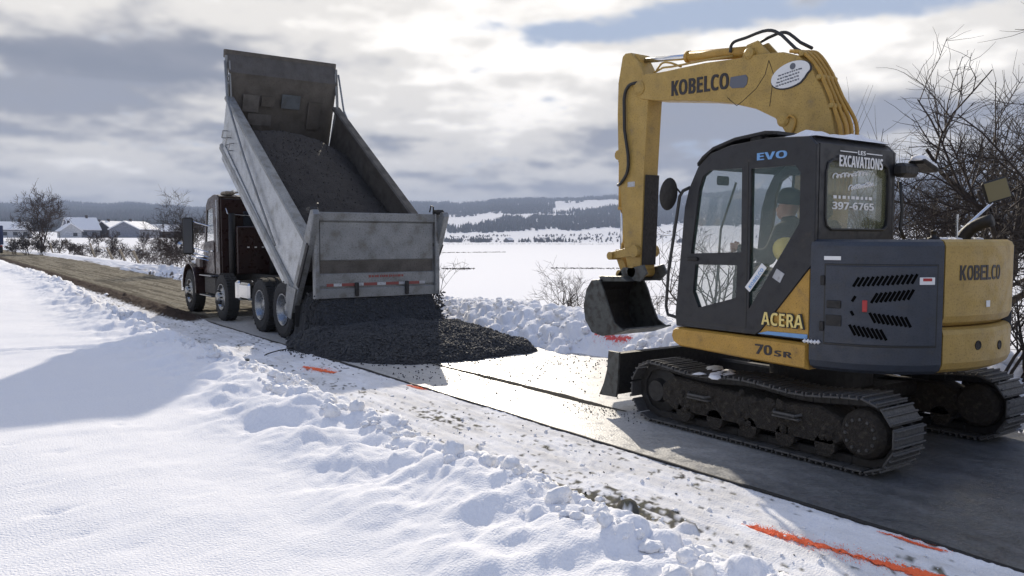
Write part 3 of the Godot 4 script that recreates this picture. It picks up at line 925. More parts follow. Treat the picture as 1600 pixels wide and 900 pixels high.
func make_truck() -> void:
	var t := thing("dump_truck", "dark maroon dump truck tipping its raised grey steel box onto the road", "truck", Vector3(6.3, 0, -17.0))
	for z in [2.78, 1.52]:
		for s in [-1.0, 1.0]: truck_wheel(t, s * 1.29, z, s, true, true)
	for z in [-1.11, -3.87]:
		for s in [-1.0, 1.0]: truck_wheel(t, s * 1.29, z, s, false, false)
	var b := MB.new()
	for s in [-1, 1]: b.box(Vector3(s * 0.42, 0.88, -0.6), Vector3(0.09, 0.26, 8.0), 0.01)
	for z in [3.3, 2.15, 0.6, -1.1, -2.4, -4.3]: b.box(Vector3(0, 0.88, z), Vector3(0.8, 0.2, 0.12), 0.01)
	obj("frame", b, M.black_steel, t)
	for z in [2.78, 1.52, -1.11, -3.87]:
		b = MB.new()
		b.tube([Vector3(-1.1, 0.52, z), Vector3(1.1, 0.52, z)], 0.075, 10)
		if z > 0.0:
			b.lathe([[0.0, -0.22], [0.16, -0.18], [0.22, -0.06], [0.22, 0.06], [0.16, 0.18], [0.0, 0.22]], Vector3(0, 0.54, z), Vector3(0, 0, 1), 14)
		b.box(Vector3(-0.45, 0.66, z), Vector3(0.08, 0.12, 1.0), 0.01)
		b.box(Vector3(0.45, 0.66, z), Vector3(0.08, 0.12, 1.0), 0.01)
		obj("axle", b, M.black_steel, t)
	# cab
	b = MB.new()
	var side := PackedVector2Array([Vector2(1.85, 0.98), Vector2(3.2, 0.98), Vector2(3.25, 1.62), Vector2(3.12, 1.72), Vector2(2.92, 2.62), Vector2(2.75, 2.76), Vector2(2.3, 2.84), Vector2(1.95, 2.82), Vector2(1.86, 2.74)])
	var hole := PackedVector2Array([Vector2(2.3, 1.78), Vector2(3.02, 1.74), Vector2(2.84, 2.5), Vector2(2.36, 2.55)])
	for s in [-1.0, 1.0]:
		b.prism(side, Vector3.ZERO, Vector3(0, 0, -1), Vector3.UP, Vector3.RIGHT, s * 1.06, s * 1.10, 0.012, [hole])
	b.box(Vector3(0, 1.86, -1.87), Vector3(2.12, 1.76, 0.05), 0.02)
	b.box(Vector3(0, 1.02, -2.5), Vector3(2.1, 0.08, 1.3), 0.01)
	b.box(Vector3(0, 1.34, -3.2), Vector3(2.1, 0.6, 0.05), 0.01)
	slab(b, Vector2(1.86, 2.76), Vector2(2.3, 2.82), 0.03, -1.06, 1.06)
	slab(b, Vector2(2.3, 2.82), Vector2(2.75, 2.74), 0.03, -1.06, 1.06)
	slab(b, Vector2(2.75, 2.74), Vector2(2.92, 2.6), 0.03, -1.06, 1.06)
	obj("cab", b, M.maroon, t)
	b = MB.new()
	for s in [-1.0, 1.0]:
		b.prism(hole, Vector3.ZERO, Vector3(0, 0, -1), Vector3.UP, Vector3.RIGHT, s * 1.075, s * 1.085)
		obj("side_window", b, M.glass, t)
		b = MB.new()
		var d := PackedVector2Array([Vector2(2.22, 1.0), Vector2(3.15, 1.0), Vector2(3.16, 1.66), Vector2(3.06, 1.70), Vector2(2.26, 1.74)])
		b.prism(d, Vector3.ZERO, Vector3(0, 0, -1), Vector3.UP, Vector3.RIGHT, s * 1.102, s * 1.118, 0.006)
		var door := obj("door", b, M.maroon, t)
		b = MB.new()
		b.box(Vector3(s * 1.135, 1.52, -2.36), Vector3(0.03, 0.04, 0.16), 0.01)
		obj("handle", b, M.chrome, door)
		b = MB.new()
		b.box(Vector3(s * 1.13, 2.1, -1.93), Vector3(0.02, 1.2, 0.05), 0.008)
		obj("grab_rail", b, M.chrome, t)
		b = MB.new()
	slab(b, Vector2(3.13, 1.7), Vector2(2.94, 2.58), 0.012, -1.0, 1.0)
	obj("windscreen", b, M.glass, t)
	b = MB.new()
	b.box(Vector3(0, 2.2, -1.835), Vector3(1.1, 0.5, 0.02), 0.008)
	obj("rear_window", b, M.pane, t)
	b = MB.new()
	slab(b, Vector2(2.95, 2.60), Vector2(3.18, 2.45), 0.02, -1.05, 1.05)
	obj("sun_visor", b, M.maroon, t)
	b = MB.new()
	b.box(Vector3(-0.78, 2.88, -2.25), Vector3(0.22, 0.09, 0.42), 0.03)
	obj("beacon", b, M.post_wood, t)
	for x in [-0.55, 0.0, 0.55]:
		b = MB.new()
		b.lathe([[0.0, -0.22], [0.03, -0.22], [0.035, 0.1], [0.07, 0.22], [0.0, 0.22]], Vector3(x, 2.92, -2.35), Vector3(0, 0, -1), 12)
		obj("air_horn", b, M.chrome, t, true)
	# bonnet, fenders, bumper
	b = MB.new()
	b.prism(PackedVector2Array([Vector2(-0.72, 0.95), Vector2(0.72, 0.95), Vector2(0.7, 1.5), Vector2(0.55, 1.72), Vector2(-0.55, 1.72), Vector2(-0.7, 1.5)]), Vector3.ZERO, Vector3.RIGHT, Vector3.UP, Vector3(0, 0, -1), 3.2, 4.75, 0.05)
	obj("bonnet", b, M.maroon, t)
	for s in [-1.0, 1.0]:
		b = MB.new()
		var arc := PackedVector2Array()
		for k in 13:
			var a := deg_to_rad(-8.0 + 188.0 * k / 12.0)
			arc.append(Vector2(3.87 - cos(a) * 0.66, 0.58 + sin(a) * 0.66))
		for k in range(12, -1, -1):
			var a := deg_to_rad(-8.0 + 188.0 * k / 12.0)
			arc.append(Vector2(3.87 - cos(a) * 0.61, 0.58 + sin(a) * 0.61))
		b.prism(arc, Vector3.ZERO, Vector3(0, 0, -1), Vector3.UP, Vector3.RIGHT, s * 0.70, s * 1.31, 0.015)
		var f := obj("fender", b, M.maroon, t)
		b = MB.new()
		b.box(Vector3(s * 0.98, 1.22, -3.30), Vector3(0.5, 0.3, 0.5), 0.06)
		obj("cowl", b, M.maroon, f)
		b = MB.new()
		for k in 40:
			var p := Vector3(s * rng.randf_range(0.76, 1.22), 1.245 - 0.02 * rng.randf(), -3.87 + rng.randf_range(-0.28, 0.28))
			p.y -= pow((p.z + 3.87) / 0.66, 2.0) * 0.33
			b.lathe([[0.0, -0.02], [0.06, 0.0], [0.05, 0.025], [0.0, 0.035]], p, Vector3.UP, 7)
		obj("snow", b, M.snow_cap, f, true)
	b = MB.new()
	b.box(Vector3(0, 0.62, -4.85), Vector3(2.5, 0.34, 0.1), 0.03)
	obj("bumper", b, M.chrome, t)
	# mirrors and their arms
	for s in [-1.0, 1.0]:
		b = MB.new()
		b.box(Vector3(s * 1.52, 1.88, -2.95), Vector3(0.24, 0.88, 0.12), 0.03, Basis(Vector3.UP, s * 0.25))
		var mi := obj("mirror", b, M.black_steel, t)
		b = MB.new()
		b.box(Vector3(s * 1.535, 1.88, -2.885), Vector3(0.19, 0.8, 0.01), 0.003, Basis(Vector3.UP, s * 0.25))
		obj("mirror_glass", b, M.pane, mi)
		for y in [1.62, 1.50, 2.25, 1.42]:
			b = MB.new()
			b.tube([Vector3(s * 1.08, y - 0.14, -2.7), Vector3(s * 1.5, y, -2.95)], 0.014, 6)
			obj("mirror_arm", b, M.chrome, mi)
		b = MB.new()
		b.lathe([[0.0, -0.05], [0.07, -0.03], [0.095, 0.0], [0.0, 0.012]], Vector3(s * 1.45, 1.66, -3.95), Vector3(0, 0, 1), 14)
		b.tube([Vector3(s * 1.45, 1.66, -3.98), Vector3(s * 1.2, 1.2, -3.9)], 0.012, 6)
		obj("fender_mirror", b, M.chrome, t, true)
	# tanks, steps, plates behind the cab
	for q in [[0.32, 0.62, 0.36], [-0.16, 0.24, 0.42]]:
		b = MB.new()
		b.box(Vector3(-1.06, 0.72, q[0]), Vector3(0.36, q[2], q[1]), 0.05)
		obj("polished_tank", b, M.chrome, t)
	for s in [-1.0, 1.0]:
		b = MB.new()
		b.box(Vector3(s * 1.0, 0.72, -2.45), Vector3(0.34, 0.42, 0.95), 0.03)
		obj("battery_box", b, M.black_steel, t)
		for q in [[0.95, -2.45], [0.48, -2.45]]:
			b = MB.new()
			b.box(Vector3(s * 1.14, q[0], q[1]), Vector3(0.3, 0.03, 1.0), 0.01)
			obj("step", b, M.alloy, t)
	for x in [-0.85, 0.85]:
		b = MB.new()
		b.tube([Vector3(x, 0.95, -1.72), Vector3(x, 2.4, -1.72)], 0.075, 14)
		obj("exhaust_stack", b, M.black_steel, t, true)
	b = MB.new()
	b.tube([Vector3(-0.95, 2.52, -1.80), Vector3(-0.93, 2.40, -1.76), Vector3(-0.86, 2.37, -1.74), Vector3(-0.2, 2.33, -1.74), Vector3(-0.2, 2.2, -1.76)], 0.016, 6)
	obj("air_line", b, M.chrome, t, true)
	b = MB.new()
	b.box(Vector3(0.1, 1.55, -1.55), Vector3(1.8, 1.1, 0.1), 0.02)
	obj("headboard", b, M.maroon, t)
	b = MB.new()
	for k in 7: b.box(Vector3(-0.55 + 0.17 * k, 1.62, -1.49), Vector3(0.05, 0.025, 0.012), 0.0)
	obj("marker_lights", b, M.white_print, t).set_meta("kind", "stuff")
	b = MB.new()
	b.tube([Vector3(0, 0.95, -1.3), Vector3(0, 2.2, -1.15)], 0.13, 14)
	b.tube([Vector3(0, 2.2, -1.15), Vector3(0, 3.0, -1.05)], 0.105, 14)
	b.tube([Vector3(0, 3.0, -1.05), Vector3(0, 3.75, -0.92)], 0.08, 14)
	obj("hoist", b, M.black_steel, t, true)
	for s in [-1.0, 1.0]:
		b = MB.new()
		b.box(Vector3(s * 0.98, 0.62, 3.42), Vector3(0.6, 0.72, 0.015), 0.0)
		obj("mud_flap", b, M.rubber, t)
	# ---- the tipped box: u forwards along the floor, v away from it
	b = MB.new()
	var sw := PackedVector2Array([Vector2(0.0, 0.0), Vector2(5.4, 0.0), Vector2(5.6, 1.1), Vector2(0.0, 1.1)])
	for s in [-1.0, 1.0]:
		b.prism(sw, Vector3.ZERO, Vector3(0, 0, -1), Vector3.UP, Vector3.RIGHT, s * 1.20, s * 1.245, 0.006)
	var bed := obj("dump_box", b, M.box_side, t)
	bed.position = Vector3(0, 0.72, 3.46)
	bed.rotation.x = deg_to_rad(34.4)
	b = MB.new()
	b.box(Vector3(0, -0.03, -2.7), Vector3(2.44, 0.06, 5.4), 0.005)
	obj("floor", b, M.bed_inside, bed)
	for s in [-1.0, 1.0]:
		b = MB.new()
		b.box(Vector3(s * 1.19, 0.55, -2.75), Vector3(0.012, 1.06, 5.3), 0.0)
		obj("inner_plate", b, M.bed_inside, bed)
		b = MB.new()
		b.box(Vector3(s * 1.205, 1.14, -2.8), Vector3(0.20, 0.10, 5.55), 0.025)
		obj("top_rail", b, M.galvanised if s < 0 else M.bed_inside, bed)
		b = MB.new()
		b.box(Vector3(s * 1.24, 0.05, -2.75), Vector3(0.10, 0.16, 5.4), 0.03)
		obj("bottom_rail", b, M.galvanised, bed)
		# sloped apron under the left wall and the tarp arm that lies along it
		b = MB.new()
		b.prism(PackedVector2Array([Vector2(0.35, -0.14), Vector2(5.2, -0.14), Vector2(5.2, 0.22), Vector2(0.35, 0.05)]), Vector3.ZERO, Vector3(0, 0, -1), Vector3.UP, Vector3.RIGHT, s * 1.25, s * 1.275, 0.01)
		obj("apron", b, M.box_side, bed)
		b = MB.new()
		b.tube([Vector3(s * 1.30, 0.25, -1.35), Vector3(s * 1.32, 0.75, -3.7), Vector3(s * 1.31, 1.2, -5.35), Vector3(s * 1.28, 1.78, -6.0)], 0.022, 8)
		obj("tarp_arm", b, M.galvanised, bed, true)
		for q in [0.75, 1.3, 1.75]:
			b = MB.new()
			var u: float = 5.2 - (q - 0.75) * 0.55
			b.tube([Vector3(s * 1.25, 0.55, -u), Vector3(s * 1.34, 0.55, -u), Vector3(s * 1.34, 0.38, -u), Vector3(s * 1.25, 0.38, -u)], 0.014, 6)
			obj("step_rung", b, M.alloy, bed)
		# gap between the side and the shield, with its post
		b = MB.new()
		b.tube([Vector3(s * 1.24, 1.12, -5.52), Vector3(s * 1.24, 1.86, -6.1)], 0.03, 8)
		b.tube([Vector3(s * 1.19, 1.12, -5.42), Vector3(s * 1.19, 1.80, -5.98)], 0.018, 8)
		for q in [0.3, 0.42]: b.box(Vector3(s * 1.215, 1.12 + q, -5.47 - q * 0.78), Vector3(0.06, 0.05, 0.05), 0.01)
		obj("shield_post", b, M.galvanised, bed)
		# rear corner post with its hinge
		b = MB.new()
		b.prism(PackedVector2Array([Vector2(-0.02, -0.25), Vector2(0.2, -0.1), Vector2(0.24, 1.15), Vector2(0.24, 1.74), Vector2(0.16, 1.8), Vector2(0.08, 1.76), Vector2(-0.02, 1.2)]), Vector3.ZERO, Vector3(0, 0, -1), Vector3.UP, Vector3.RIGHT, s * 1.19, s * 1.30, 0.015)
		var rp := obj("rear_post", b, M.galvanised, bed)
		b = MB.new()
		b.box(Vector3(s * 1.302, 0.75, -0.02), Vector3(0.03, 0.9, 0.10), 0.01)
		obj("latch_bar", b, M.black_steel, rp)
		b = MB.new()
		b.prism(PackedVector2Array([Vector2(0.02, 0.25), Vector2(0.42, 0.05), Vector2(0.34, -0.2), Vector2(0.06, -0.42), Vector2(-0.06, -0.36)]), Vector3.ZERO, Vector3(0, 0, -1), Vector3.UP, Vector3.RIGHT, s * 1.305, s * 1.325, 0.006)
		obj("hinge_ear", b, M.galvanised, rp)
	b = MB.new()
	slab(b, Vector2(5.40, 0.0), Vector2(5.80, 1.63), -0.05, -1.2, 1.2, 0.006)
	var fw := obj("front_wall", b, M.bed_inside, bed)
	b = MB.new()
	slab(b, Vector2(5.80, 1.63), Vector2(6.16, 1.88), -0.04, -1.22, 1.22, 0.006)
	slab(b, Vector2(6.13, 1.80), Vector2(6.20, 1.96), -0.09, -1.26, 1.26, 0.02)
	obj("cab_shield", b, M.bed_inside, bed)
	# patches welded onto the front wall
	var pats := [[-0.72, 1.05, 0.35, 0.36, "patch_steel"], [-0.34, 1.12, 0.3, 0.22, "bed_inside"], [0.16, 1.16, 0.42, 0.3, "patch_blue"], [-0.5, 0.72, 0.52, 0.24, "patch_steel"], [0.72, 0.9, 0.3, 0.6, "bed_inside"], [-0.55, 0.4, 0.2, 0.4, "bed_inside"]]
	for q in pats:
		b = MB.new()
		var u0: float = 5.40 + 0.2454 * (q[1] - q[3] * 0.5) - 0.052; var u1: float = 5.40 + 0.2454 * (q[1] + q[3] * 0.5) - 0.052
		slab(b, Vector2(u0, q[1] - q[3] * 0.5), Vector2(u1, q[1] + q[3] * 0.5), 0.008, q[0] - q[2] * 0.5, q[0] + q[2] * 0.5, 0.002)
		obj("patch_plate", b, M[q[4]], fw)
	for k in 5:
		b = MB.new()
		b.box(Vector3(0, -0.12, -0.6 - k * 1.05), Vector3(2.3, 0.12, 0.09), 0.01)
		obj("cross_member", b, M.black_steel, bed)
	# ---- tailgate, hanging plumb from the post tops
	b = MB.new()
	var z0 := 4.10
	b.box(Vector3(0.015, 1.52, z0 - 0.04), Vector3(2.36, 1.44, 0.04), 0.004)
	var tg := obj("tailgate", b, M.galvanised, t)
	var bars := [[0.015, 2.19, 2.41, 0.15], [0.015, 1.77, 2.2, 0.66], [0.015, 1.10, 2.3, 0.22], [0.015, 0.87, 2.36, 0.17]]
	var dz := [0.05, 0.022, 0.03, 0.045]
	for k in 4:
		b = MB.new()
		b.box(Vector3(bars[k][0], bars[k][1], z0 - 0.02 + dz[k] * 0.5), Vector3(bars[k][2], bars[k][3], dz[k]), 0.008)
		obj("tailgate_panel", b, M.galvanised, tg)
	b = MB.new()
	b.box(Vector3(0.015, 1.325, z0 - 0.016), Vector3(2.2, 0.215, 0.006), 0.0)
	obj("dark_band", b, M.bed_inside, tg)  # one darker band below the tall upper panel
	for s in [-1.0, 1.0]:
		b = MB.new()
		b.box(Vector3(0.015 + s * 1.17, 1.53, z0), Vector3(0.09, 1.5, 0.12), 0.015)
		obj("side_rail", b, M.galvanised, tg)
		b = MB.new()
		b.box(Vector3(s * 1.22, 2.30, z0 + 0.03), Vector3(0.16, 0.09, 0.22), 0.03)
		b.tube([Vector3(s * 1.12, 2.26, z0 + 0.02), Vector3(s * 1.12, 2.40, z0 + 0.02), Vector3(s * 1.10, 2.42, z0 - 0.03), Vector3(s * 1.08, 2.30, z0 - 0.05)], 0.014, 6)
		obj("hinge", b, M.black_steel, tg)
	var run := -0.98
	var seg := [[0.13, 0], [0.15, 1], [0.24, 0], [0.17, 1], [0.26, 0], [0.17, 1], [0.26, 0], [0.17, 1], [0.25, 0], [0.12, 1]]
	for q in seg:
		b = MB.new()
		b.box(Vector3(run + q[0] * 0.5, 1.015, z0 + 0.0125), Vector3(q[0] - 0.004, 0.05, 0.004), 0.0)
		obj("reflective_tape", b, M.siding_white if q[1] else M.faded_red, tg)
		run += q[0]
	b = MB.new()
	run = -0.17
	while run < 0.5:
		var w := rng.randf_range(0.02, 0.045)
		b.box(Vector3(run, 1.15, z0 + 0.0115), Vector3(w, 0.035 + rng.randf() * 0.01, 0.003), 0.0)
		run += w + 0.012
	obj("worn_lettering", b, M.faded_red, tg).set_meta("kind", "stuff")
	for x in [-0.43, 0.55]:
		b = MB.new()
		b.box(Vector3(x, 0.93, z0 + 0.04), Vector3(0.07, 0.24, 0.05), 0.012)
		obj("chain_bracket", b, M.black_steel, tg)

# ---------------------------------------------------------------- gravel
func stone_mesh(sd: int) -> ArrayMesh:
	var b := MB.new()
	var r := RandomNumberGenerator.new()
	r.seed = sd
	var t := (1.0 + sqrt(5.0)) / 2.0
	var p := [Vector3(-1, t, 0), Vector3(1, t, 0), Vector3(-1, -t, 0), Vector3(1, -t, 0), Vector3(0, -1, t), Vector3(0, 1, t), Vector3(0, -1, -t), Vector3(0, 1, -t), Vector3(t, 0, -1), Vector3(t, 0, 1), Vector3(-t, 0, -1), Vector3(-t, 0, 1)]
	for i in 12: p[i] = p[i].normalized() * r.randf_range(0.7, 1.15) * Vector3(1.0, 0.75, 1.15)
	var f := [0, 11, 5, 0, 5, 1, 0, 1, 7, 0, 7, 10, 0, 10, 11, 1, 5, 9, 5, 11, 4, 11, 10, 2, 10, 7, 6, 7, 1, 8, 3, 9, 4, 3, 4, 2, 3, 2, 6, 3, 6, 8, 3, 8, 9, 4, 9, 5, 2, 4, 11, 6, 2, 10, 8, 6, 7, 9, 8, 1]
	for i in range(0, 60, 3): b.tri(p[f[i]], p[f[i + 2]], p[f[i + 1]])
	return b.mesh()

func scatter(called: String, at: Array, sizes: Array, m: Material, parent: Node3D) -> void:
	for g in 2:
		var mm := MultiMesh.new()
		mm.transform_format = MultiMesh.TRANSFORM_3D
		mm.mesh = stone_mesh(100 + g)
		var idx := []
		for i in at.size():
			if i % 2 == g: idx.append(i)
		mm.instance_count = idx.size()
		for k in idx.size():
			var bs := Basis(Vector3(rng.randfn(), rng.randfn(), rng.randfn()).normalized(), rng.randf() * TAU).scaled(Vector3.ONE * sizes[idx[k]])
			mm.set_instance_transform(k, Transform3D(bs, at[idx[k]]))
		var o := MultiMeshInstance3D.new()
		o.multimesh = mm; o.material_override = m; o.name = called
		o.set_meta("kind", "stuff")
		parent.add_child(o, true)

func pile_h(x: float, z: float) -> float:
	var u := absf(x - 6.22) / (1.72 if x < 6.22 else 1.95); var w := (z + 12.5) / (2.55 if z > -12.5 else 1.3)
	var q := pow(u, 2.6) + pow(absf(w), 2.3)
	if x > 6.22: q -= 0.35 * ss(6.6, 7.6, x) * ss(-11.6, -10.2, z) * ss(-9.6, -10.1, z)
	q += 0.16 * nb.get_noise_2d(x * 0.9, z * 0.9) + 0.06 * nb.get_noise_2d(x * 3.0, z * 3.0)
	var h := 0.42 * maxf(0.0, 1.0 - q) / (0.5 + 0.5 * maxf(0.0, 1.0 - q)) * 0.95
	h *= 1.0 + 0.15 * nb.get_noise_2d(x * 1.3, z * 1.3 + 8.0)
	# under the open gate the heap is fed from above
	h = maxf(h, (0.86 - 1.15 * maxf(0.0, z + 12.98)) * ss(1.34, 1.06, absf(x - 6.3) + 0.10 * nz.get_noise_2d(z * 5.0, x * 5.0)) * ss(-14.2, -13.5, z) * (1.0 + 0.06 * nz.get_noise_2d(x * 4.0, z * 4.0)))
	return h - 0.02

func stay(o: Node3D, p: Vector3) -> void:
	# set the thing's node at its base without moving its parts
	for k in o.get_children(): k.position -= p
	o.position += p

func make_gravel() -> void:
	var xs := PackedFloat32Array(); var zs := PackedFloat32Array()
	var x := 4.3
	while x < 8.2:
		xs.append(x); x += 0.03
	var z := -9.6
	while z > -14.3:
		zs.append(z); z -= 0.03
	var t := thing("gravel_pile", "low heap of dark crushed gravel spilling from under the open tailgate", "gravel pile", Vector3.ZERO)
	obj("mound", grid(xs, zs, func(a, b): return pile_h(a, b) + (0.018 * nz.get_noise_2d(a * 14.0, b * 14.0) + 0.02 * lump(a, b, 14.0) if pile_h(a, b) > 0.0 else -0.02), func(_a, _b): return Color.WHITE), M.gravel, t)
	var at := []; var sz := []
	for k in 16000:
		var px := rng.randf_range(4.4, 8.1); var pz := rng.randf_range(-13.4, -9.7)
		var h := pile_h(px, pz)
		if h > 0.004:
			at.append(Vector3(px, h + 0.014, pz)); sz.append(rng.randf_range(0.011, 0.027) * (1.35 if rng.randf() < 0.12 else 1.0))
	# run-out stones round the foot of the heap
	for k in 900:
		var a := rng.randf() * TAU
		var d := absf(rng.randfn(0.0, 0.28))
		var p := Vector2(6.22 + cos(a) * (1.66 + d * 0.8), -12.5 + sin(a) * (2.4 + d))
		if p.y < -12.6 or p.x < 4.3: continue
		var h2 := maxf(pile_h(p.x, p.y), maxf(0.0, gh(p.x, p.y)))
		at.append(Vector3(p.x, h2 + 0.008, p.y)); sz.append(rng.randf_range(0.007, 0.02))
	# stones in flight at the edges of the stream
	for k in 420:
		var y := rng.randf_range(0.3, 0.86)
		var e := 1.0 if rng.randf() < 0.75 else -1.0
		at.append(Vector3(6.3 + e * (1.16 + absf(rng.randfn(0.0, 0.08)) * (1.4 - y)), y, rng.randf_range(-13.3, -12.7))); sz.append(rng.randf_range(0.01, 0.026))
	scatter("stones", at, sz, M.stone, t)
	stay(t, Vector3(6.2, 0, -12.0))
	# loose crumbs on the bright road and by the blade
	var t2 := thing("loose_gravel", "scattered small gravel crumbs on the bright road before the pile", "gravel", Vector3.ZERO)
	at = []; sz = []
	for k in 420:
		var p := Vector3(rng.randf_range(4.75, 8.0), 0.006, -9.6 + absf(rng.randfn(0.0, 1.2)))
		at.append(p); sz.append(rng.randf_range(0.004, 0.013))
	for k in 120:
		at.append(Vector3(5.55 + rng.randfn(0.0, 0.14), 0.005, -6.2 + rng.randfn(0.0, 0.35))); sz.append(rng.randf_range(0.003, 0.009))
	for k in 90:
		var p := Vector3(rng.randf_range(3.3, 4.6), 0.0, rng.randf_range(-13.0, -2.5))
		p.y = gh(p.x, p.z) + 0.004
		at.append(p); sz.append(rng.randf_range(0.004, 0.012))
	scatter("crumbs", at, sz, M.stone, t2)
	t2.set_meta("kind", "stuff")
	stay(t2, Vector3(6.3, 0, -9.0))
	# the load still in the box, at rest on the tilted floor
	var th := deg_to_rad(34.4)
	var bt := Transform3D(Basis(Vector3.RIGHT, th), Vector3(6.3, 0.72, -13.54))
	var L := MB.new()
	var nu := 90; var nx := 44
	var pt := func(i: int, j: int) -> Vector3:
		var u := 0.0 + 5.3 * i / nu; var xx := -1.18 + 2.36 * j / nx
		var s := xx / 1.18
		var h := 1.0 * ss(5.75, 4.3, u) - 0.2 * ss(3.6, 0.2, u)
		h *= 1.0 - 0.22 * s * s - 0.20 * s * ss(0.6, 3.5, u)
		h += 0.035 * nb.get_noise_2d(xx * 1.6, u * 1.6) + 0.012 * nz.get_noise_2d(xx * 8.0, u * 8.0)
		return bt * Vector3(xx, maxf(h, 0.01), -u)
	for i in nu:
		for j in nx: L.quad(pt.call(i, j), pt.call(i, j + 1), pt.call(i + 1, j + 1), pt.call(i + 1, j))
	var ld := thing("gravel_load", "brown gravel load sliding down inside the tipped truck box", "gravel load", Vector3.ZERO)
	obj("gravel_surface", L, M.brown_gravel, ld, true)
	at = []; sz = []
	for k in 700:
		var i := rng.randi_range(0, nu - 4); var j := rng.randi_range(0, nx)
		at.append(pt.call(i, j) + Vector3(rng.randf_range(-0.03, 0.03), 0.008, 0)); sz.append(rng.randf_range(0.008, 0.018))
	scatter("stones", at, sz, M.brown_gravel, ld)
	stay(ld, Vector3(6.3, 0.72, -13.54))

# ---------------------------------------------------------------- excavator
func text(s: String, parent: Node3D, o: Vector3, right: Vector3, up: Vector3, w: float, h: float, m: Material, called := "lettering", bold := 0.0, slant := 0.0) -> MeshInstance3D:
	var f := SystemFont.new()
	f.font_names = PackedStringArray(["Droid Sans"])
	if bold > 0.0: f.font_weight = 700
	var t := TextMesh.new()
	t.font = f; t.text = s; t.font_size = 64; t.pixel_size = 0.01; t.depth = 0.02; t.curve_step = 2.0
	var a := t.get_aabb()
	var sx := w / maxf(a.size.x, 1e-4); var sy := h / maxf(a.size.y, 1e-4)
	var n := right.cross(up)
	var o2 := MeshInstance3D.new()
	o2.mesh = t; o2.material_override = m; o2.name = called
	var bs := Basis(right * sx, (up + right * slant) * sy, n * 0.2)
	o2.transform = Transform3D(bs, o - bs * (a.position + a.size * 0.5))
	parent.add_child(o2, true)
	if bold >= 1.2:
		# heavy type: the same letters laid again a hair to the side
		var o3 := MeshInstance3D.new()
		o3.mesh = t; o3.material_override = m; o3.name = called
		o3.transform = Transform3D(bs, o2.transform.origin + right * minf(w * 0.012, 0.008) - n * 0.0006)
		parent.add_child(o3, true)
	return o2

# closed profile of [outward offset, y] carried along a plan path
func sweep(mb: MB, path: Array, prof: Array) -> void:
	var n := path.size(); var k := prof.size()
	var at := func(i: int, j: int) -> Vector3:
		var p: Array = path[i]
		return Vector3(p[0].x + p[1].x * prof[j][0], prof[j][1], p[0].y + p[1].y * prof[j][0])
	for i in n - 1:
		for j in k:
			mb.quad(at.call(i, j), at.call(i, (j + 1) % k), at.call(i + 1, (j + 1) % k), at.call(i + 1, j))
	var poly := PackedVector2Array()
	for q in prof: poly.append(Vector2(q[0], q[1]))
	var t := Geometry2D.triangulate_polygon(poly)
	for i in range(0, t.size(), 3):
		mb.tri(at.call(0, t[i]), at.call(0, t[i + 1]), at.call(0, t[i + 2]))
		mb.tri(at.call(n - 1, t[i]), at.call(n - 1, t[i + 2]), at.call(n - 1, t[i + 1]))

const R_TAIL := 1.52
# plan path of the house: s metres from the cab's rear corner, along the flat side and round the tail
func tail_pt(s: float) -> Array:
	# a flat flank that bends into the round tail
	var ph0 := deg_to_rad(22.4)
	if s < 1.08:
		var t := s / 1.08
		var p3 := Vector2(-sin(ph0), cos(ph0)) * R_TAIL
		var p0 := Vector2(-1.13, 0.62); var p1 := p0 + Vector2(0, 0.36); var p2 := p3 - Vector2(cos(ph0), sin(ph0)) * 0.40
		var d := p0.bezier_derivative(p1, p2, p3, t).normalized()
		return [p0.bezier_interpolate(p1, p2, p3, t), Vector2(-d.y, d.x)]
	var ph := ph0 - (s - 1.08) / R_TAIL
	return [Vector2(-sin(ph), cos(ph)) * R_TAIL, Vector2(-sin(ph), cos(ph))]

func tail_path(s0: float, s1: float, n: int) -> Array:
	var p := []
	for i in n + 1: p.append(tail_pt(lerpf(s0, s1, i / float(n))))
	return p

func on_tail(s: float, y: float, out: float) -> Transform3D:
	var p := tail_pt(s)
	var nrm := Vector3(p[1].x, 0, p[1].y)
	var right := Vector3.UP.cross(nrm) # seen from outside, to the right
	return Transform3D(Basis(right, Vector3.UP, nrm), Vector3(p[0].x, y, p[0].y) + nrm * out)

func tail_panel(mb: MB, s0: float, s1: float, y0: float, y1: float, out0: float, out1: float, n := 14, bev := 0.006) -> void:
	sweep(mb, tail_path(s0, s1, n), [[out0, y0], [out1 - bev, y0], [out1, y0 + bev], [out1, y1 - bev], [out1 - bev, y1], [out0, y1]])

func bp(z: float, y: float) -> Vector2: return Vector2(z * 1.0406 + 4.4, 1.8 + (y - 1.8) * 1.0406)

func v3(x: float, p: Vector2) -> Vector3: return Vector3(x, p.y, p.x)

func arms(pts: Array) -> PackedVector2Array:
	var r := PackedVector2Array()
	for q in pts: r.append(bp(q[0], q[1]))
	return r

func pairs(pts: Array) -> PackedVector2Array:
	var r := PackedVector2Array()
	for q in pts: r.append(Vector2(q[0], q[1]))
	return r

func side_prism(mb: MB, poly: PackedVector2Array, x0: float, x1: float, bev := 0.0, holes := []) -> void:
	mb.prism(poly, Vector3.ZERO, Vector3(0, 0, 1), Vector3.UP, Vector3.RIGHT, x0, x1, bev, holes)

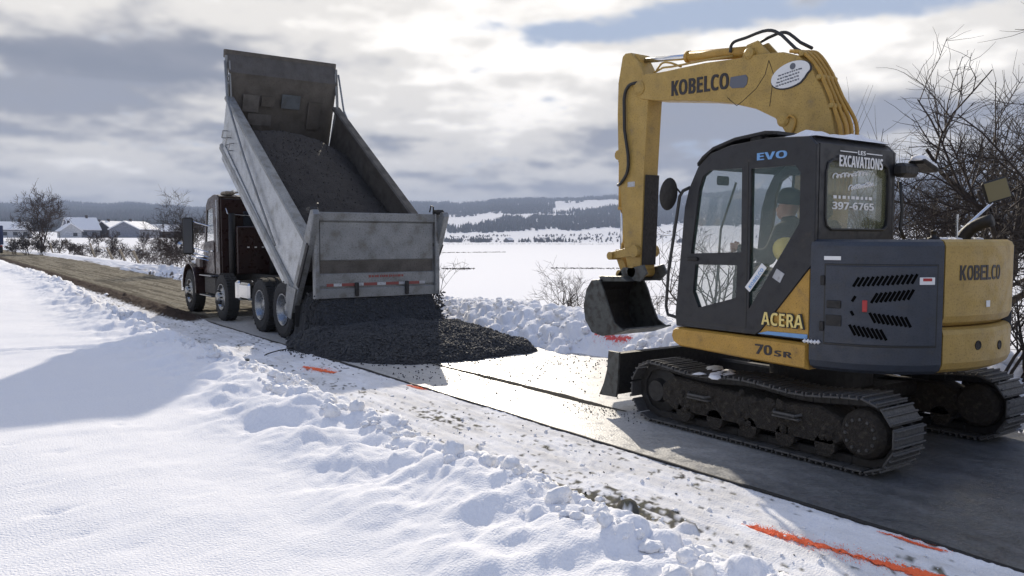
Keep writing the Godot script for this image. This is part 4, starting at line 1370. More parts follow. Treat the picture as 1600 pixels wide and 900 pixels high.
func cylinder(parent: Node3D, called: String, a: Vector3, b: Vector3, r: float, share: float, rr: float, m: Material) -> void:
	var c := a.lerp(b, share)
	var d := (b - a).normalized()
	var mb := MB.new()
	mb.tube([a, c - d * 0.04], r, 16)
	mb.tube([c - d * 0.04, c], r * 1.12, 16)
	var o := obj(called, mb, m, parent, true)
	mb = MB.new()
	mb.tube([c - d * 0.02, b], rr, 14)
	obj("rod", mb, M.rod, o, true)
	mb = MB.new()
	for p in [a, b]: mb.lathe([[0.0, -0.09], [r * 1.1, -0.09], [r * 1.1, 0.09], [0.0, 0.09]], p, Vector3.RIGHT, 14)
	obj("eye", mb, M.yellow, o)

func make_tracks(e: Node3D) -> void:
	var zc := [-1.10, 1.07]
	var yc := 0.312; var r := 0.262
	var path := []
	var n_top := 60
	for i in n_top + 1: # bottom, front to rear
		path.append(Vector2(lerpf(zc[0], zc[1], i / float(n_top)), yc - r))
	for i in range(1, 40):
		var a := -PI / 2 + PI * i / 40.0
		path.append(Vector2(zc[1] + cos(a) * r, yc + sin(a) * r))
	for i in n_top + 1:
		var t := i / float(n_top)
		path.append(Vector2(lerpf(zc[1], zc[0], t), yc + r - 0.035 * pow(sin(t * TAU), 2.0) - 0.012 * sin(t * PI)))
	for i in range(1, 40):
		var a := PI / 2 + PI * i / 40.0
		path.append(Vector2(zc[0] + cos(a) * r, yc + sin(a) * r))
	var cum := [0.0]
	for i in path.size(): cum.append(cum[i] + path[i].distance_to(path[(i + 1) % path.size()]))
	var total: float = cum[-1]
	var N := 38
	# one shoe: plate with three low bars across, link pair beneath
	var sh := MB.new()
	var pitch := total / N
	sh.box(Vector3(0, 0.012, 0), Vector3(0.43, 0.016, pitch * 0.94), 0.004)
	for q in [-0.38, 0.0, 0.38]: sh.box(Vector3(0, 0.029, q * pitch), Vector3(0.425, 0.022, 0.016), 0.004)
	var shoe := sh.mesh()
	sh = MB.new()
	for s in [-1, 1]: sh.box(Vector3(s * 0.07, -0.028, 0), Vector3(0.035, 0.07, pitch * 1.04), 0.008)
	sh.tube([Vector3(-0.08, -0.03, 0), Vector3(0.08, -0.03, 0)], 0.018, 6)
	var link := sh.mesh()
	for side in [-1.0, 1.0]:
		var cx: float = side * 0.915
		for k in N:
			var s := total * (k + 0.5) / N
			var i := 0
			while cum[i + 1] < s: i += 1
			var f: float = (s - cum[i]) / maxf(cum[i + 1] - cum[i], 1e-6)
			var a: Vector2 = path[i]; var b: Vector2 = path[(i + 1) % path.size()]
			var p := a.lerp(b, f)
			# direction over a whole shoe
			var j := (i + 3) % path.size(); var g := (i + path.size() - 3) % path.size()
			var d: Vector2 = (path[j] - path[g]).normalized()
			var fw := Vector3(0, d.y, d.x)
			var out := Vector3(0, -d.x, d.y)
			var o := MeshInstance3D.new()
			o.mesh = shoe; o.material_override = M.track_steel; o.name = "track_shoe"
			o.transform = Transform3D(Basis(fw.cross(out) * -1.0 if fw.cross(out).x < 0 else fw.cross(out), out, fw), Vector3(cx, p.y, p.x))
			e.add_child(o, true)
			var lk := MeshInstance3D.new()
			lk.mesh = link; lk.material_override = M.black_steel; lk.name = "link"
			o.add_child(lk, true)
		# frame between the runs
		var m := MB.new()
		side_prism(m, pairs([[-1.0, 0.24], [-0.86, 0.17], [0.82, 0.17], [0.95, 0.24], [0.9, 0.40], [0.7, 0.47], [0.2, 0.43], [-0.5, 0.47], [-0.85, 0.49], [-1.0, 0.40]]), cx - 0.17, cx + 0.17, 0.03)
		var tf := obj("track_frame", m, M.mud, e)
		for z in [-0.52, 0.42]:
			m = MB.new()
			var x: float = cx + side * 0.17
			m.tube([Vector3(x, 0.37, z - 0.13), Vector3(x + side * 0.05, 0.36, z - 0.1), Vector3(x + side * 0.05, 0.36, z + 0.1), Vector3(x, 0.37, z + 0.13)], 0.014, 6)
			m.box(Vector3(x + side * 0.02, 0.33, z), Vector3(0.05, 0.02, 0.26), 0.005)
			obj("step", m, M.track_steel, tf)
		m = MB.new()
		for k in 60:
			var p := Vector3(cx + side * (0.165 + rng.randf() * 0.015), rng.randf_range(0.19, 0.46), rng.randf_range(-0.95, 0.88))
			m.lathe([[0.0, 0.012], [rng.randf_range(0.012, 0.03), 0.008], [rng.randf_range(0.03, 0.055), -0.012], [0.0, -0.02]], p, Vector3(side, rng.randf_range(-0.3, 0.3), rng.randf_range(-0.3, 0.3)).normalized(), 5)
		obj("caked_mud", m, M.mud, tf)
		for k in 5:
			m = MB.new()
			m.lathe([[0.0, -0.17], [0.09, -0.17], [0.09, -0.11], [0.065, -0.1], [0.065, 0.1], [0.09, 0.11], [0.09, 0.17], [0.0, 0.17]], Vector3(cx, 0.165, -0.72 + 0.37 * k), Vector3.RIGHT, 14)
			obj("roller", m, M.mud, e)
		m = MB.new()
		m.lathe([[0.0, -0.15], [0.1, -0.15], [0.12, -0.09], [0.225, -0.06], [0.235, 0.0], [0.225, 0.06], [0.12, 0.09], [0.1, 0.15], [0.0, 0.15]], Vector3(cx, yc, zc[0]), Vector3.RIGHT, 24)
		obj("idler", m, M.black_steel, e)
		m = MB.new()
		m.lathe([[0.0, -0.19], [0.15, -0.19], [0.19, -0.14], [0.20, -0.05], [0.21, 0.0], [0.20, 0.05], [0.19, 0.14], [0.15, 0.19], [0.0, 0.19]], Vector3(cx, yc, zc[1]), Vector3.RIGHT, 24)
		for k in 21:
			var a := TAU * k / 21.0
			m.box(Vector3(cx, yc + sin(a) * 0.215, zc[1] + cos(a) * 0.215), Vector3(0.04, 0.05, 0.03), 0.005, Basis(Vector3.RIGHT, -a + PI / 2))
		var sp := obj("sprocket", m, M.mud, e)
		m = MB.new()
		for k in 12:
			var a := TAU * k / 12.0
			m.lathe([[0.0, 0.012], [0.012, 0.012], [0.014, 0.0], [0.0, 0.0]], Vector3(cx + side * 0.19, yc + sin(a) * 0.12, zc[1] + cos(a) * 0.12), Vector3(side, 0, 0), 6)
		obj("hub_bolts", m, M.track_steel, sp).set_meta("kind", "stuff")
	var m2 := MB.new()
	m2.box(Vector3(0, 0.36, 0), Vector3(1.5, 0.22, 0.9), 0.04)
	m2.box(Vector3(0, 0.40, -0.35), Vector3(1.5, 0.14, 0.3), 0.03)
	m2.box(Vector3(0, 0.40, 0.4), Vector3(1.5, 0.14, 0.3), 0.03)
	m2.lathe([[0.0, 0.0], [0.46, 0.0], [0.46, 0.22], [0.0, 0.22]], Vector3(0, 0.46, 0), Vector3.UP, 36)
	obj("undercarriage", m2, M.black_steel, e)
	m2 = MB.new()
	for k in 9:
		var p := Vector3(-0.95 + rng.randfn(0, 0.1), 0.575, rng.randf_range(-0.7, -0.1))
		m2.lathe([[0.0, -0.01], [rng.randf_range(0.05, 0.1), 0.0], [rng.randf_range(0.03, 0.06), 0.012], [0.0, 0.02]], p, Vector3(rng.randfn(0, 0.15), 1, rng.randfn(0, 0.15)).normalized(), 7)
	obj("snow", m2, M.snow_cap, e, true)
	# dozer blade
	m2 = MB.new()
	side_prism(m2, pairs([[-1.66, 0.63], [-1.56, 0.63], [-1.575, 0.3], [-1.60, 0.2], [-1.80, 0.19], [-1.73, 0.3], [-1.69, 0.45]]), -1.13, 1.13, 0.008)
	var bl := obj("dozer_blade", m2, M.black_steel, e)
	for s in [-1.0, 1.0]:
		m2 = MB.new()
		side_prism(m2, pairs([[-1.69, 0.65], [-1.53, 0.65], [-1.55, 0.3], [-1.57, 0.18], [-1.83, 0.17], [-1.76, 0.3], [-1.71, 0.45]]), s * 1.135, s * 1.16, 0.004)
		obj("end_plate", m2, M.bucket_steel, bl)
		m2 = MB.new()
		m2.box(Vector3(s * 0.5, 0.36, -1.1), Vector3(0.12, 0.16, 1.0), 0.02)
		obj("push_arm", m2, M.black_steel, bl)

func make_house(e: Node3D) -> void:
	var m := MB.new()
	# platform and yellow skirt
	m.box(Vector3(0.0, 0.86, -0.1), Vector3(1.9, 0.14, 1.4), 0.02)
	m.lathe([[0.0, 0.0], [1.0, 0.0], [1.0, 0.12], [0.0, 0.12]], Vector3(0, 0.80, 0), Vector3.UP, 48)
	obj("platform", m, M.black_steel, e)
	m = MB.new()
	side_prism(m, pairs([[-0.80, 0.975], [-0.84, 0.95], [-0.855, 0.89], [-0.83, 0.83], [-0.76, 0.795], [0.1, 0.765], [0.612, 0.752], [0.612, 0.965]]), -1.13, -0.1, 0.035)
	m.box(Vector3(0.6, 0.87, -0.55), Vector3(1.0, 0.18, 0.5), 0.03)
	obj("skirt", m, M.orange_yellow, e)
	# yellow corner plate under the cab's rear
	m = MB.new()
	side_prism(m, pairs([[0.10, 1.0], [0.605, 1.0], [0.605, 1.64], [0.56, 1.6]]), -1.10, -1.03, 0.006)
	var cp := obj("corner_plate", m, M.orange_yellow, e)
	m = MB.new()
	side_prism(m, pairs([[0.12, 1.0], [0.60, 1.0], [0.60, 1.036], [0.22, 1.028]]), -1.108, -1.102)
	obj("blue_stripe", m, M.blue_print, cp)
	# engine cover, counterweight, right cover
	var shell := func(s0: float, s1: float, y0: float, y1: float, n: int) -> MB:
		var b := MB.new()
		sweep(b, tail_path(s0, s1, n), [[-0.16, y0], [-0.07, y0], [-0.02, y0 + 0.03], [0.0, y0 + 0.08], [0.0, y1 - 0.05], [-0.015, y1 - 0.018], [-0.05, y1], [-0.16, y1]])
		return b
	var cover := obj("engine_cover", shell.call(0.012, 1.075, 0.765, 1.80, 44), M.charcoal, e, false)
	obj("counterweight", shell.call(1.087, 2.19, 1.135, 1.80, 24), M.yellow, e)
	obj("counterweight_base", shell.call(1.087, 2.19, 0.775, 1.125, 24), M.yellow, e)
	obj("right_cover", shell.call(2.202, 3.6, 0.775, 1.80, 24), M.charcoal, e)
	m = MB.new()
	var lid := PackedVector2Array()
	for k in 25:
		var p := tail_pt(0.03 + (3.55 - 0.03) * k / 24.0)
		lid.append((p[0] + p[1] * -0.06) * Vector2(1, 1))
	m.prism(lid, Vector3.ZERO, Vector3.RIGHT, Vector3(0, 0, 1), Vector3.UP, 1.70, 1.79)
	obj("deck_lid", m, M.yellow, e)
	# access door on the cover with its slots
	m = MB.new()
	tail_panel(m, 0.135, 1.03, 0.975, 1.615, -0.02, 0.004, 16)
	obj("door_groove", m, M.hose, cover)  # black strip standing in for the dark gap round the door
	m = MB.new()
	tail_panel(m, 0.152, 1.013, 0.992, 1.598, -0.02, 0.013, 16)
	var door := obj("access_door", m, M.charcoal, cover)
	m = MB.new()
	var px := func(x: float) -> float: return 0.152 + (x - 1293.0) / 169.0 * 0.861
	var py := func(y: float) -> float: return 1.598 - (y - 415.0) / 125.0 * 0.606
	var rows := [[1341, 1428, 432, 449, 13, 0.5], [1369, 1423, 456, 474, 9, 0.5], [1338, 1341, 462, 472, 1, 0.5], [1367, 1420, 487, 505, 9, -0.5], [1336, 1339, 486, 494, 1, -0.5], [1337, 1384, 507, 526, 8, -0.5]]
	for q in rows:
		for k in q[4]:
			var f: float = k / maxf(1.0, q[4] - 1.0)
			var xx := lerpf(q[0], q[1], f)
			var ya: float = q[2] + (f * 6.0 * (-1.0 if q[5] > 0 else 1.0)); var yb: float = q[3] + (f * 6.0 * (-1.0 if q[5] > 0 else 1.0))
			var y0: float = py.call(yb); var y1: float = py.call(ya)
			var s0: float = px.call(xx)
			var t := on_tail(s0, (y0 + y1) * 0.5, 0.0135)
			m.box(t.origin, Vector3(0.020, (y1 - y0), 0.005), 0.0, t.basis * Basis(Vector3(0, 0, 1), -q[5]))
	obj("vent_slots", m, M.slot, door).set_meta("kind", "stuff")
	m = MB.new()
	var t1 := on_tail(px.call(1307), py.call(477), 0.016)
	m.box(t1.origin, Vector3(0.11, 0.06, 0.012), 0.004, t1.basis)
	t1 = on_tail(px.call(1307), py.call(503), 0.016)
	m.box(t1.origin, Vector3(0.12, 0.085, 0.006), 0.002, t1.basis)
	obj("latch", m, M.black_steel, door)
	m = MB.new()
	t1 = on_tail(px.call(1355), py.call(478), 0.018)
	m.box(t1.origin, Vector3(0.035, 0.09, 0.012), 0.004, t1.basis)
	obj("reflector", m, M.red_print, door)
	m = MB.new()
	t1 = on_tail(px.call(1447), py.call(438), 0.015)
	m.box(t1.origin, Vector3(0.12, 0.055, 0.004), 0.001, t1.basis)
	var wl := obj("warning_label", m, M.white_print, door)
	m = MB.new()
	m.box(t1.origin + t1.basis.y * 0.010 + t1.basis.z * 0.003, Vector3(0.07, 0.022, 0.003), 0.0, t1.basis)
	obj("red_band", m, M.red_print, wl)
	m = MB.new()
	t1 = on_tail(0.20, 1.655, 0.004)
	m.box(t1.origin, Vector3(0.13, 0.03, 0.004), 0.001, t1.basis)
	obj("small_label", m, M.white_print, cover)
	m = MB.new()
	t1 = on_tail(0.03, 1.02, 0.0)
	for k in 5: m.lathe([[0.0, 0.02], [0.02, 0.0], [0.0, -0.02]], Vector3(-1.14, 0.985 + rng.randf() * 0.006, 0.60 + 0.03 * k), Vector3.UP, 7)
	obj("snow", m, M.snow_cap, cover, true)
	m = MB.new()
	for q in [[1.45, 0.98], [1.78, 0.96]]:
		var th := on_tail(q[0], q[1], 0.0)
		m = MB.new()
		m.lathe([[0.0, 0.002], [0.026, 0.002], [0.03, 0.006], [0.036, 0.006], [0.038, 0.0]], th.origin, th.basis.z, 16)
		obj("lifting_hole", m, M.bucket_dark, e)
	for y in [1.12, 1.48]:
		m = MB.new()
		var th2 := on_tail(0.125, y, 0.012)
		m.box(th2.origin, Vector3(0.035, 0.075, 0.02), 0.005, th2.basis)
		obj("hinge", m, M.black_steel, door)
	# maker's lettering on the counterweight, letter by letter round the curve
	var word := "KOBELCO"
	for k in word.length():
		var t := on_tail(1.255 + 0.075 * k, 1.545, 0.002)
		text(word[k], e, t.origin, t.basis.x, t.basis.y, 0.066, 0.115, M.lettering, "letter", 1.2)
	m = MB.new()
	t1 = on_tail(1.56, 1.30, 0.003)
	m.box(t1.origin, Vector3(0.05, 0.05, 0.004), 0.0, t1.basis)
	obj("small_label", m, M.white_print, e)
	text("ACERA", e, Vector3(-1.112, 1.135, 0.365), Vector3(0, 0, 1), Vector3.UP, 0.42, 0.125, M.lettering, "lettering", 2.6)
	text("ACERA", e, Vector3(-1.118, 1.135, 0.365), Vector3(0, 0, 1), Vector3.UP, 0.40, 0.108, M.pale_yellow_print, "lettering", 0.9)
	text("70", e, Vector3(-1.133, 0.872, 0.20), Vector3(0, 0, 1), Vector3.UP, 0.17, 0.085, M.lettering, "lettering", 1.8)
	text("SR", e, Vector3(-1.133, 0.855, 0.395), Vector3(0, 0, 1), Vector3.UP, 0.17, 0.05, M.lettering, "lettering", 1.8)
	# things on the deck
	m = MB.new()
	var ex := []
	for k in 9:
		var a := k / 8.0
		ex.append(Vector3(0.60 + 0.02 * a, 1.78 + 0.20 * sin(a * 1.2), 0.98 + 0.26 * (1.0 - cos(a * 1.45)) * 1.0))
	m.tube(ex, 0.055, 14)
	obj("exhaust_pipe", m, M.black_steel, e, true)
	m = MB.new()
	m.tube([Vector3(0.55, 1.78, 0.95), Vector3(0.55, 2.02, 0.95)], 0.011, 6)
	obj("antenna", m, M.rod, e)
	m = MB.new()
	m.tube([Vector3(0.78, 1.86, 0.86), Vector3(0.95, 2.13, 1.06)], 0.012, 6)
	obj("mirror_stalk", m, M.rod, e)
	m = MB.new()
	m.box(Vector3(0.97, 2.24, 1.08), Vector3(0.22, 0.20, 0.045), 0.02, Basis(Vector3.UP, -0.75) * Basis(Vector3(0, 0, 1), 0.3))
	var mr := obj("rear_mirror", m, M.black_steel, e)
	m = MB.new()
	m.box(Vector3(0.97, 2.24, 1.08) + Basis(Vector3.UP, -0.75) * Vector3(0, 0, 0.024), Vector3(0.19, 0.17, 0.004), 0.0, Basis(Vector3.UP, -0.75) * Basis(Vector3(0, 0, 1), 0.3))
	obj("mirror_glass", m, M.dull_amber, mr)
	m = MB.new()
	m.lathe([[0.0, 0.0], [0.05, 0.0], [0.05, 0.03], [0.025, 0.035], [0.022, 0.07], [0.035, 0.08], [0.0, 0.10]], Vector3(0.35, 1.785, 0.85), Vector3.UP, 12)
	obj("filler_cap", m, M.black_steel, e, true)
	m = MB.new()
	for k in 14: m.lathe([[0.0, -0.01], [0.05, 0.0], [0.04, 0.02], [0.0, 0.03]], Vector3(0.62 + rng.randfn(0, 0.10), 1.79, 0.9 + rng.randfn(0, 0.12)), Vector3.UP, 8)
	obj("deck_snow", m, M.snow_cap, e, true)

func make_cab(e: Node3D) -> void:
	var X0 := -1.115; var X1 := 0.06
	var outline := pairs([[-0.80, 0.985], [-0.815, 1.1], [-0.715, 2.1], [-0.665, 2.27], [-0.56, 2.46], [-0.42, 2.565], [-0.2, 2.62], [0.2, 2.645], [0.58, 2.62], [0.65, 2.55], [0.65, 1.62], [0.60, 1.56], [0.15, 1.02], [0.10, 0.985]])
	var w1 := pairs([[-0.63, 1.67], [-0.06, 1.69], [-0.065, 2.41], [-0.42, 2.42], [-0.50, 2.37], [-0.545, 2.25]])
	var w2 := pairs([[-0.575, 1.57], [-0.10, 1.575], [-0.11, 1.29], [-0.53, 1.175], [-0.60, 1.32]])
	var w3 := pairs([[0.03, 2.40], [0.46, 2.40], [0.51, 2.34], [0.51, 1.93], [0.03, 1.20]])
	var m := MB.new()
	side_prism(m, outline, X0, X0 + 0.05, 0.012, [w1, w2, w3])
	var full := pairs([[-0.80, 0.985], [-0.815, 1.1], [-0.715, 2.1], [-0.665, 2.27], [-0.56, 2.46], [-0.42, 2.565], [-0.2, 2.62], [0.2, 2.645], [0.58, 2.62], [0.65, 2.55], [0.65, 0.985]])
	var r1 := pairs([[-0.66, 1.45], [-0.08, 1.45], [-0.08, 2.42], [-0.42, 2.42], [-0.50, 2.37], [-0.545, 2.25]])
	var r3 := pairs([[0.0, 1.75], [0.50, 1.75], [0.51, 2.34], [0.46, 2.42], [0.0, 2.42]])
	side_prism(m, full, X1 - 0.05, X1, 0.012, [r1, r3])
	# roof, rear wall, floor, front sill
	var roof := [[-0.665, 2.27], [-0.56, 2.46], [-0.42, 2.565], [-0.2, 2.62], [0.2, 2.645], [0.58, 2.62], [0.645, 2.55]]
	for k in roof.size() - 1:
		var a := Vector2(roof[k][0], roof[k][1]); var b := Vector2(roof[k + 1][0], roof[k + 1][1])
		if k < 1: continue
		var d := (b - a).normalized(); var n := Vector2(d.y, -d.x) * 0.03
		side_prism(m, PackedVector2Array([a, b, b + n, a + n]), X0 + 0.05, X1 - 0.05)
	var rear := pairs([[X0 + 0.05, 0.985], [X1 - 0.05, 0.985], [X1 - 0.05, 2.56], [X0 + 0.05, 2.56]])
	var rw := pairs([[-0.98, 1.98], [-0.96, 1.91], [-0.90, 1.88], [-0.13, 1.88], [-0.07, 1.91], [-0.05, 1.98], [-0.05, 2.34], [-0.075, 2.41], [-0.14, 2.44], [-0.89, 2.44], [-0.955, 2.41], [-0.98, 2.34]])
	m.prism(rear, Vector3.ZERO, Vector3.RIGHT, Vector3.UP, Vector3(0, 0, 1), 0.60, 0.65, 0.0, [rw])
	m.box(Vector3((X0 + X1) * 0.5, 1.01, -0.08), Vector3(1.08, 0.05, 1.4), 0.0)
	m.box(Vector3((X0 + X1) * 0.5, 1.05, -0.785), Vector3(1.08, 0.12, 0.05), 0.01)
	var cab := obj("cab", m, M.cab_grey, e)
	for w in [[w1, "door_window"], [w2, "lower_window"], [w3, "side_window"]]:
		m = MB.new()
		side_prism(m, w[0], X0 + 0.022, X0 + 0.027)
		obj(w[1], m, M.glass, cab)
	for w in [r1, r3]:
		m = MB.new()
		side_prism(m, w, X1 - 0.027, X1 - 0.022)
		obj("right_window", m, M.glass, cab)
	m = MB.new()
	m.prism(rw, Vector3.ZERO, Vector3.RIGHT, Vector3.UP, Vector3(0, 0, 1), 0.622, 0.627)
	var rg := obj("rear_window", m, M.dusty_glass, cab)
	# rubber round the rear window and the door's edges
	m = MB.new()
	var rr := []
	for q in rw: rr.append(Vector3(q.x, q.y, 0.652))
	rr.append(rr[0])
	m.tube(rr, 0.012, 6)
	obj("window_seal", m, M.hose, cab)
	m = MB.new()
	side_prism(m, pairs([[-0.01, 1.03], [-0.01, 2.46], [0.005, 2.46], [0.005, 1.03]]), X0 - 0.003, X0 + 0.01)
	side_prism(m, pairs([[-0.74, 1.03], [-0.01, 1.03], [-0.01, 1.045], [-0.74, 1.045]]), X0 - 0.003, X0 + 0.01)
	obj("door_gap", m, M.hose, cab)
	m = MB.new()
	m.box(Vector3(X0 - 0.012, 1.62, -0.60), Vector3(0.03, 0.035, 0.12), 0.01)
	obj("door_handle", m, M.black_steel, cab)
	m = MB.new()
	for q in [[-0.80, 1.10, -0.69, 2.2], [-0.69, 2.2, -0.55, 2.44]]:
		var a := Vector2(q[0], q[1]); var b := Vector2(q[2], q[3])
		var d := (b - a).normalized(); var n := Vector2(d.y, -d.x) * 0.006
		side_prism(m, PackedVector2Array([a, b, b + n, a + n]), X0 + 0.05, X1 - 0.05)
	obj("windscreen", m, M.glass, cab)
	m = MB.new()
	m.tube([Vector3(-0.55, 1.12, -0.815), Vector3(-0.55, 1.9, -0.755), Vector3(-0.45, 2.35, -0.66)], 0.012, 6)
	obj("wiper", m, M.hose, cab)
	# slim post of the far window, seen through the door
	m = MB.new()
	m.tube([Vector3(X1 - 0.02, 1.46, -0.44), Vector3(X1 - 0.02, 2.42, -0.36)], 0.014, 6)
	obj("window_bar", m, M.black_steel, cab)
	# roof visor
	m = MB.new()
	var vis := [[-0.62, 2.50], [-0.56, 2.56], [-0.44, 2.63], [-0.2, 2.69], [0.12, 2.715], [0.24, 2.70]]
	var top := PackedVector2Array()
	for q in vis: top.append(Vector2(q[0], q[1]))
	for k in range(vis.size() - 1, -1, -1): top.append(Vector2(vis[k][0] + 0.005, vis[k][1] - 0.028))
	side_prism(m, top, -1.06, -0.02, 0.004)
	for x in [-1.0, -0.1]:
		m.box(Vector3(x, 2.66, 0.0), Vector3(0.06, 0.06, 0.12), 0.01)
		m.box(Vector3(x, 2.56, -0.45), Vector3(0.04, 0.08, 0.05), 0.01)
	obj("roof_visor", m, M.black_steel, cab)
	# snow lying on the roof
	var b2 := MB.new()
	var nx := 26; var nzz := 22
	var hp := func(i: int, j: int) -> Vector3:
		var x := lerpf(X0 + 0.04, X1 - 0.02, i / float(nx)); var z := lerpf(-0.05, 0.62, j / float(nzz))
		var ed := minf(minf(i, nx - i) / 3.0, minf(j, nzz - j) / 3.0)
		var h := 0.062 * ss(0.0, 1.0, ed) * (0.75 + 0.6 * nb.get_noise_2d(x * 3.0, z * 3.0 + 5.0))
		return Vector3(x + 0.015 * nb.get_noise_2d(z * 7.0, i), 2.632 + h - 0.02 * absf(z - 0.2), z)
	for i in nx:
		for j in nzz: b2.quad(hp.call(i, j), hp.call(i + 1, j), hp.call(i + 1, j + 1), hp.call(i, j + 1))
	obj("roof_snow", b2, M.snow_cap, cab, true)
	# inside: seat, levers, dash, far pillar
	m = MB.new()
	m.box(Vector3(-0.55, 1.30, 0.02), Vector3(0.52, 0.14, 0.5), 0.04)
	m.box(Vector3(-0.55, 1.15, 0.02), Vector3(0.4, 0.22, 0.4), 0.02)
	m.box(Vector3(-0.55, 1.66, 0.30), Vector3(0.5, 0.62, 0.14), 0.05, Basis(Vector3.RIGHT, 0.12))
	m.box(Vector3(-0.55, 2.08, 0.33), Vector3(0.30, 0.22, 0.11), 0.05, Basis(Vector3.RIGHT, 0.12))
	obj("seat", m, M.seat, cab)
	for s in [-1.0, 1.0]:
		m = MB.new()
		m.box(Vector3(-0.55 + s * 0.36, 1.42, -0.02), Vector3(0.16, 0.14, 0.5), 0.03)
		var con := obj("console", m, M.seat, cab)
		m = MB.new()
		m.tube([Vector3(-0.55 + s * 0.36, 1.48, -0.2), Vector3(-0.55 + s * 0.35, 1.66, -0.24)], 0.014, 6)
		m.lathe([[0.0, -0.05], [0.022, -0.045], [0.028, 0.02], [0.02, 0.05], [0.0, 0.06]], Vector3(-0.55 + s * 0.35, 1.70, -0.245), Vector3.UP, 10)
		obj("lever", m, M.hose, con)
	m = MB.new()
	m.box(Vector3(-0.12, 1.42, -0.62), Vector3(0.22, 0.3, 0.12), 0.03)
	m.tube([Vector3(-0.62, 1.03, -0.55), Vector3(-0.62, 1.55, -0.50), Vector3(-0.62, 1.62, -0.42)], 0.018, 6)
	m.tube([Vector3(-0.45, 1.03, -0.55), Vector3(-0.45, 1.55, -0.50), Vector3(-0.45, 1.62, -0.42)], 0.018, 6)
	obj("controls", m, M.hose, cab)
	m = MB.new()
	m.box(Vector3(-0.85, 2.34, -0.49), Vector3(0.16, 0.085, 0.03), 0.012)
	obj("inner_mirror", m, M.black_steel, cab)
	# stickers and lettering on the cab
	text("EVO", cab, Vector3(X0 - 0.003, 2.495, 0.235), Vector3(0, 0, 1), Vector3.UP, 0.29, 0.062, M.blue_print, "lettering", 1.6)
	var dg := Vector3(0, 0.78, 0.62).normalized()
	var du := Vector3(0, 0.62, -0.78).normalized()
	m = MB.new()
	var st := Vector3(X0 - 0.004, 1.475, 0.10)
	m.box(st, Vector3(0.006, 0.062, 0.27), 0.0, Basis(Vector3.RIGHT, du, dg))
	var stk := obj("sticker", m, M.white_print, cab)
	text("KOBELCO", stk, st + Vector3(-0.004, 0, 0) - du * 0.008, dg, du, 0.21, 0.03, M.blue_print, "lettering", 1.0)
	m = MB.new()
	m.box(Vector3(X0 - 0.004, 1.50, 0.325), Vector3(0.006, 0.085, 0.085), 0.0, Basis(Vector3.RIGHT, 0.5))
	obj("diamond_sticker", m, M.siding_white, cab)
	# trade lettering on the rear window
	var R := Vector3(1, 0, 0)
	var zr := 0.668
	text("EXCAVATIONS", cab, Vector3(-0.505, 2.435, zr), R, Vector3.UP, 0.64, 0.095, M.white_print, "window_lettering", 0.8)
	text("LES", cab, Vector3(-0.505, 2.513, zr), R, Vector3.UP, 0.11, 0.035, M.white_print, "window_lettering", 0.4)
	text("397-6765", cab, Vector3(-0.55, 2.075, 0.632), R, Vector3.UP, 0.61, 0.062, M.white_print, "window_lettering", 0.8)
	m = MB.new()
	for s in [-1.0, 1.0]: m.box(Vector3(-0.505 + s * 0.19, 2.513, zr), Vector3(0.24, 0.008, 0.003), 0.0)
	# brush script too worn to read
	for q in [[-0.85, 2.315, 0.50, 0.07], [-0.62, 2.225, 0.36, 0.075]]:
		var pts := []
		var hs := [1.5, 0.6, 0.7, 1.2, 0.6, 0.55, 0.7, 1.4, 0.6, 0.65]
		for k in 110:
			var t := k / 109.0 * 9.4
			var hh: float = lerpf(hs[int(t)], hs[mini(int(t) + 1, 9)], t - int(t)) * q[3] * 0.5
			pts.append(Vector3(q[0] + q[2] * t / 9.4 - 0.022 * sin(t * TAU) + 0.2 * hh * (1.0 - cos(t * TAU)), q[1] - 0.02 + 0.05 * t / 9.4 + hh * 0.5 * (1.0 - cos(t * TAU)), 0.632))
		m.tube(pts, 0.006, 4, false)
	for k in 9: m.box(Vector3(-0.82 + 0.065 * k, 2.145, 0.632), Vector3(rng.randf_range(0.02, 0.05), 0.025, 0.003), 0.0)
	obj("script_lettering", m, M.white_print, cab)
	# rear lamp arm with snow, wire
	m = MB.new()
	m.box(Vector3(0.13, 2.40, 0.70), Vector3(0.26, 0.12, 0.12), 0.03)
	m.box(Vector3(0.36, 2.45, 0.74), Vector3(0.28, 0.05, 0.16), 0.02, Basis(Vector3(0, 0, 1), -0.28))
	var lamp := obj("work_lamp", m, M.black_steel, cab)
	m = MB.new()
	for k in 5: m.lathe([[0.0, -0.015], [0.075, -0.005], [0.06, 0.03], [0.0, 0.05]], Vector3(0.27 + 0.045 * k, 2.495 - 0.014 * k, 0.74), Vector3.UP, 9)
	obj("snow", m, M.snow_cap, lamp, true)
	m = MB.new()
	m.tube([Vector3(0.08, 2.3, 0.68), Vector3(0.09, 2.05, 0.70), Vector3(0.085, 1.9, 0.69), Vector3(0.10, 1.80, 0.72)], 0.016, 6)
	obj("cable", m, M.hose, cab, true)
	# grab rail with the round mirror
	m = MB.new()
	m.tube([Vector3(-1.09, 2.28, -0.67), Vector3(-1.12, 2.25, -0.73), Vector3(-1.13, 2.20, -0.76), Vector3(-1.12, 1.5, -0.90), Vector3(-1.10, 1.16, -0.945), Vector3(-1.09, 1.08, -0.93), Vector3(-1.08, 1.06, -0.82)], 0.016, 8)
	m.tube([Vector3(-1.13, 2.23, -0.75), Vector3(-1.20, 2.33, -0.80), Vector3(-1.25, 2.34, -0.83), Vector3(-1.25, 2.22, -0.83)], 0.009, 6)
	var rail := obj("grab_rail", m, M.hose, cab, true)
	m = MB.new()
	m.lathe([[0.0, -0.035], [0.07, -0.03], [0.095, -0.01], [0.10, 0.005], [0.09, 0.012], [0.0, 0.016]], Vector3.ZERO, Vector3(0, 0, 1), 22)
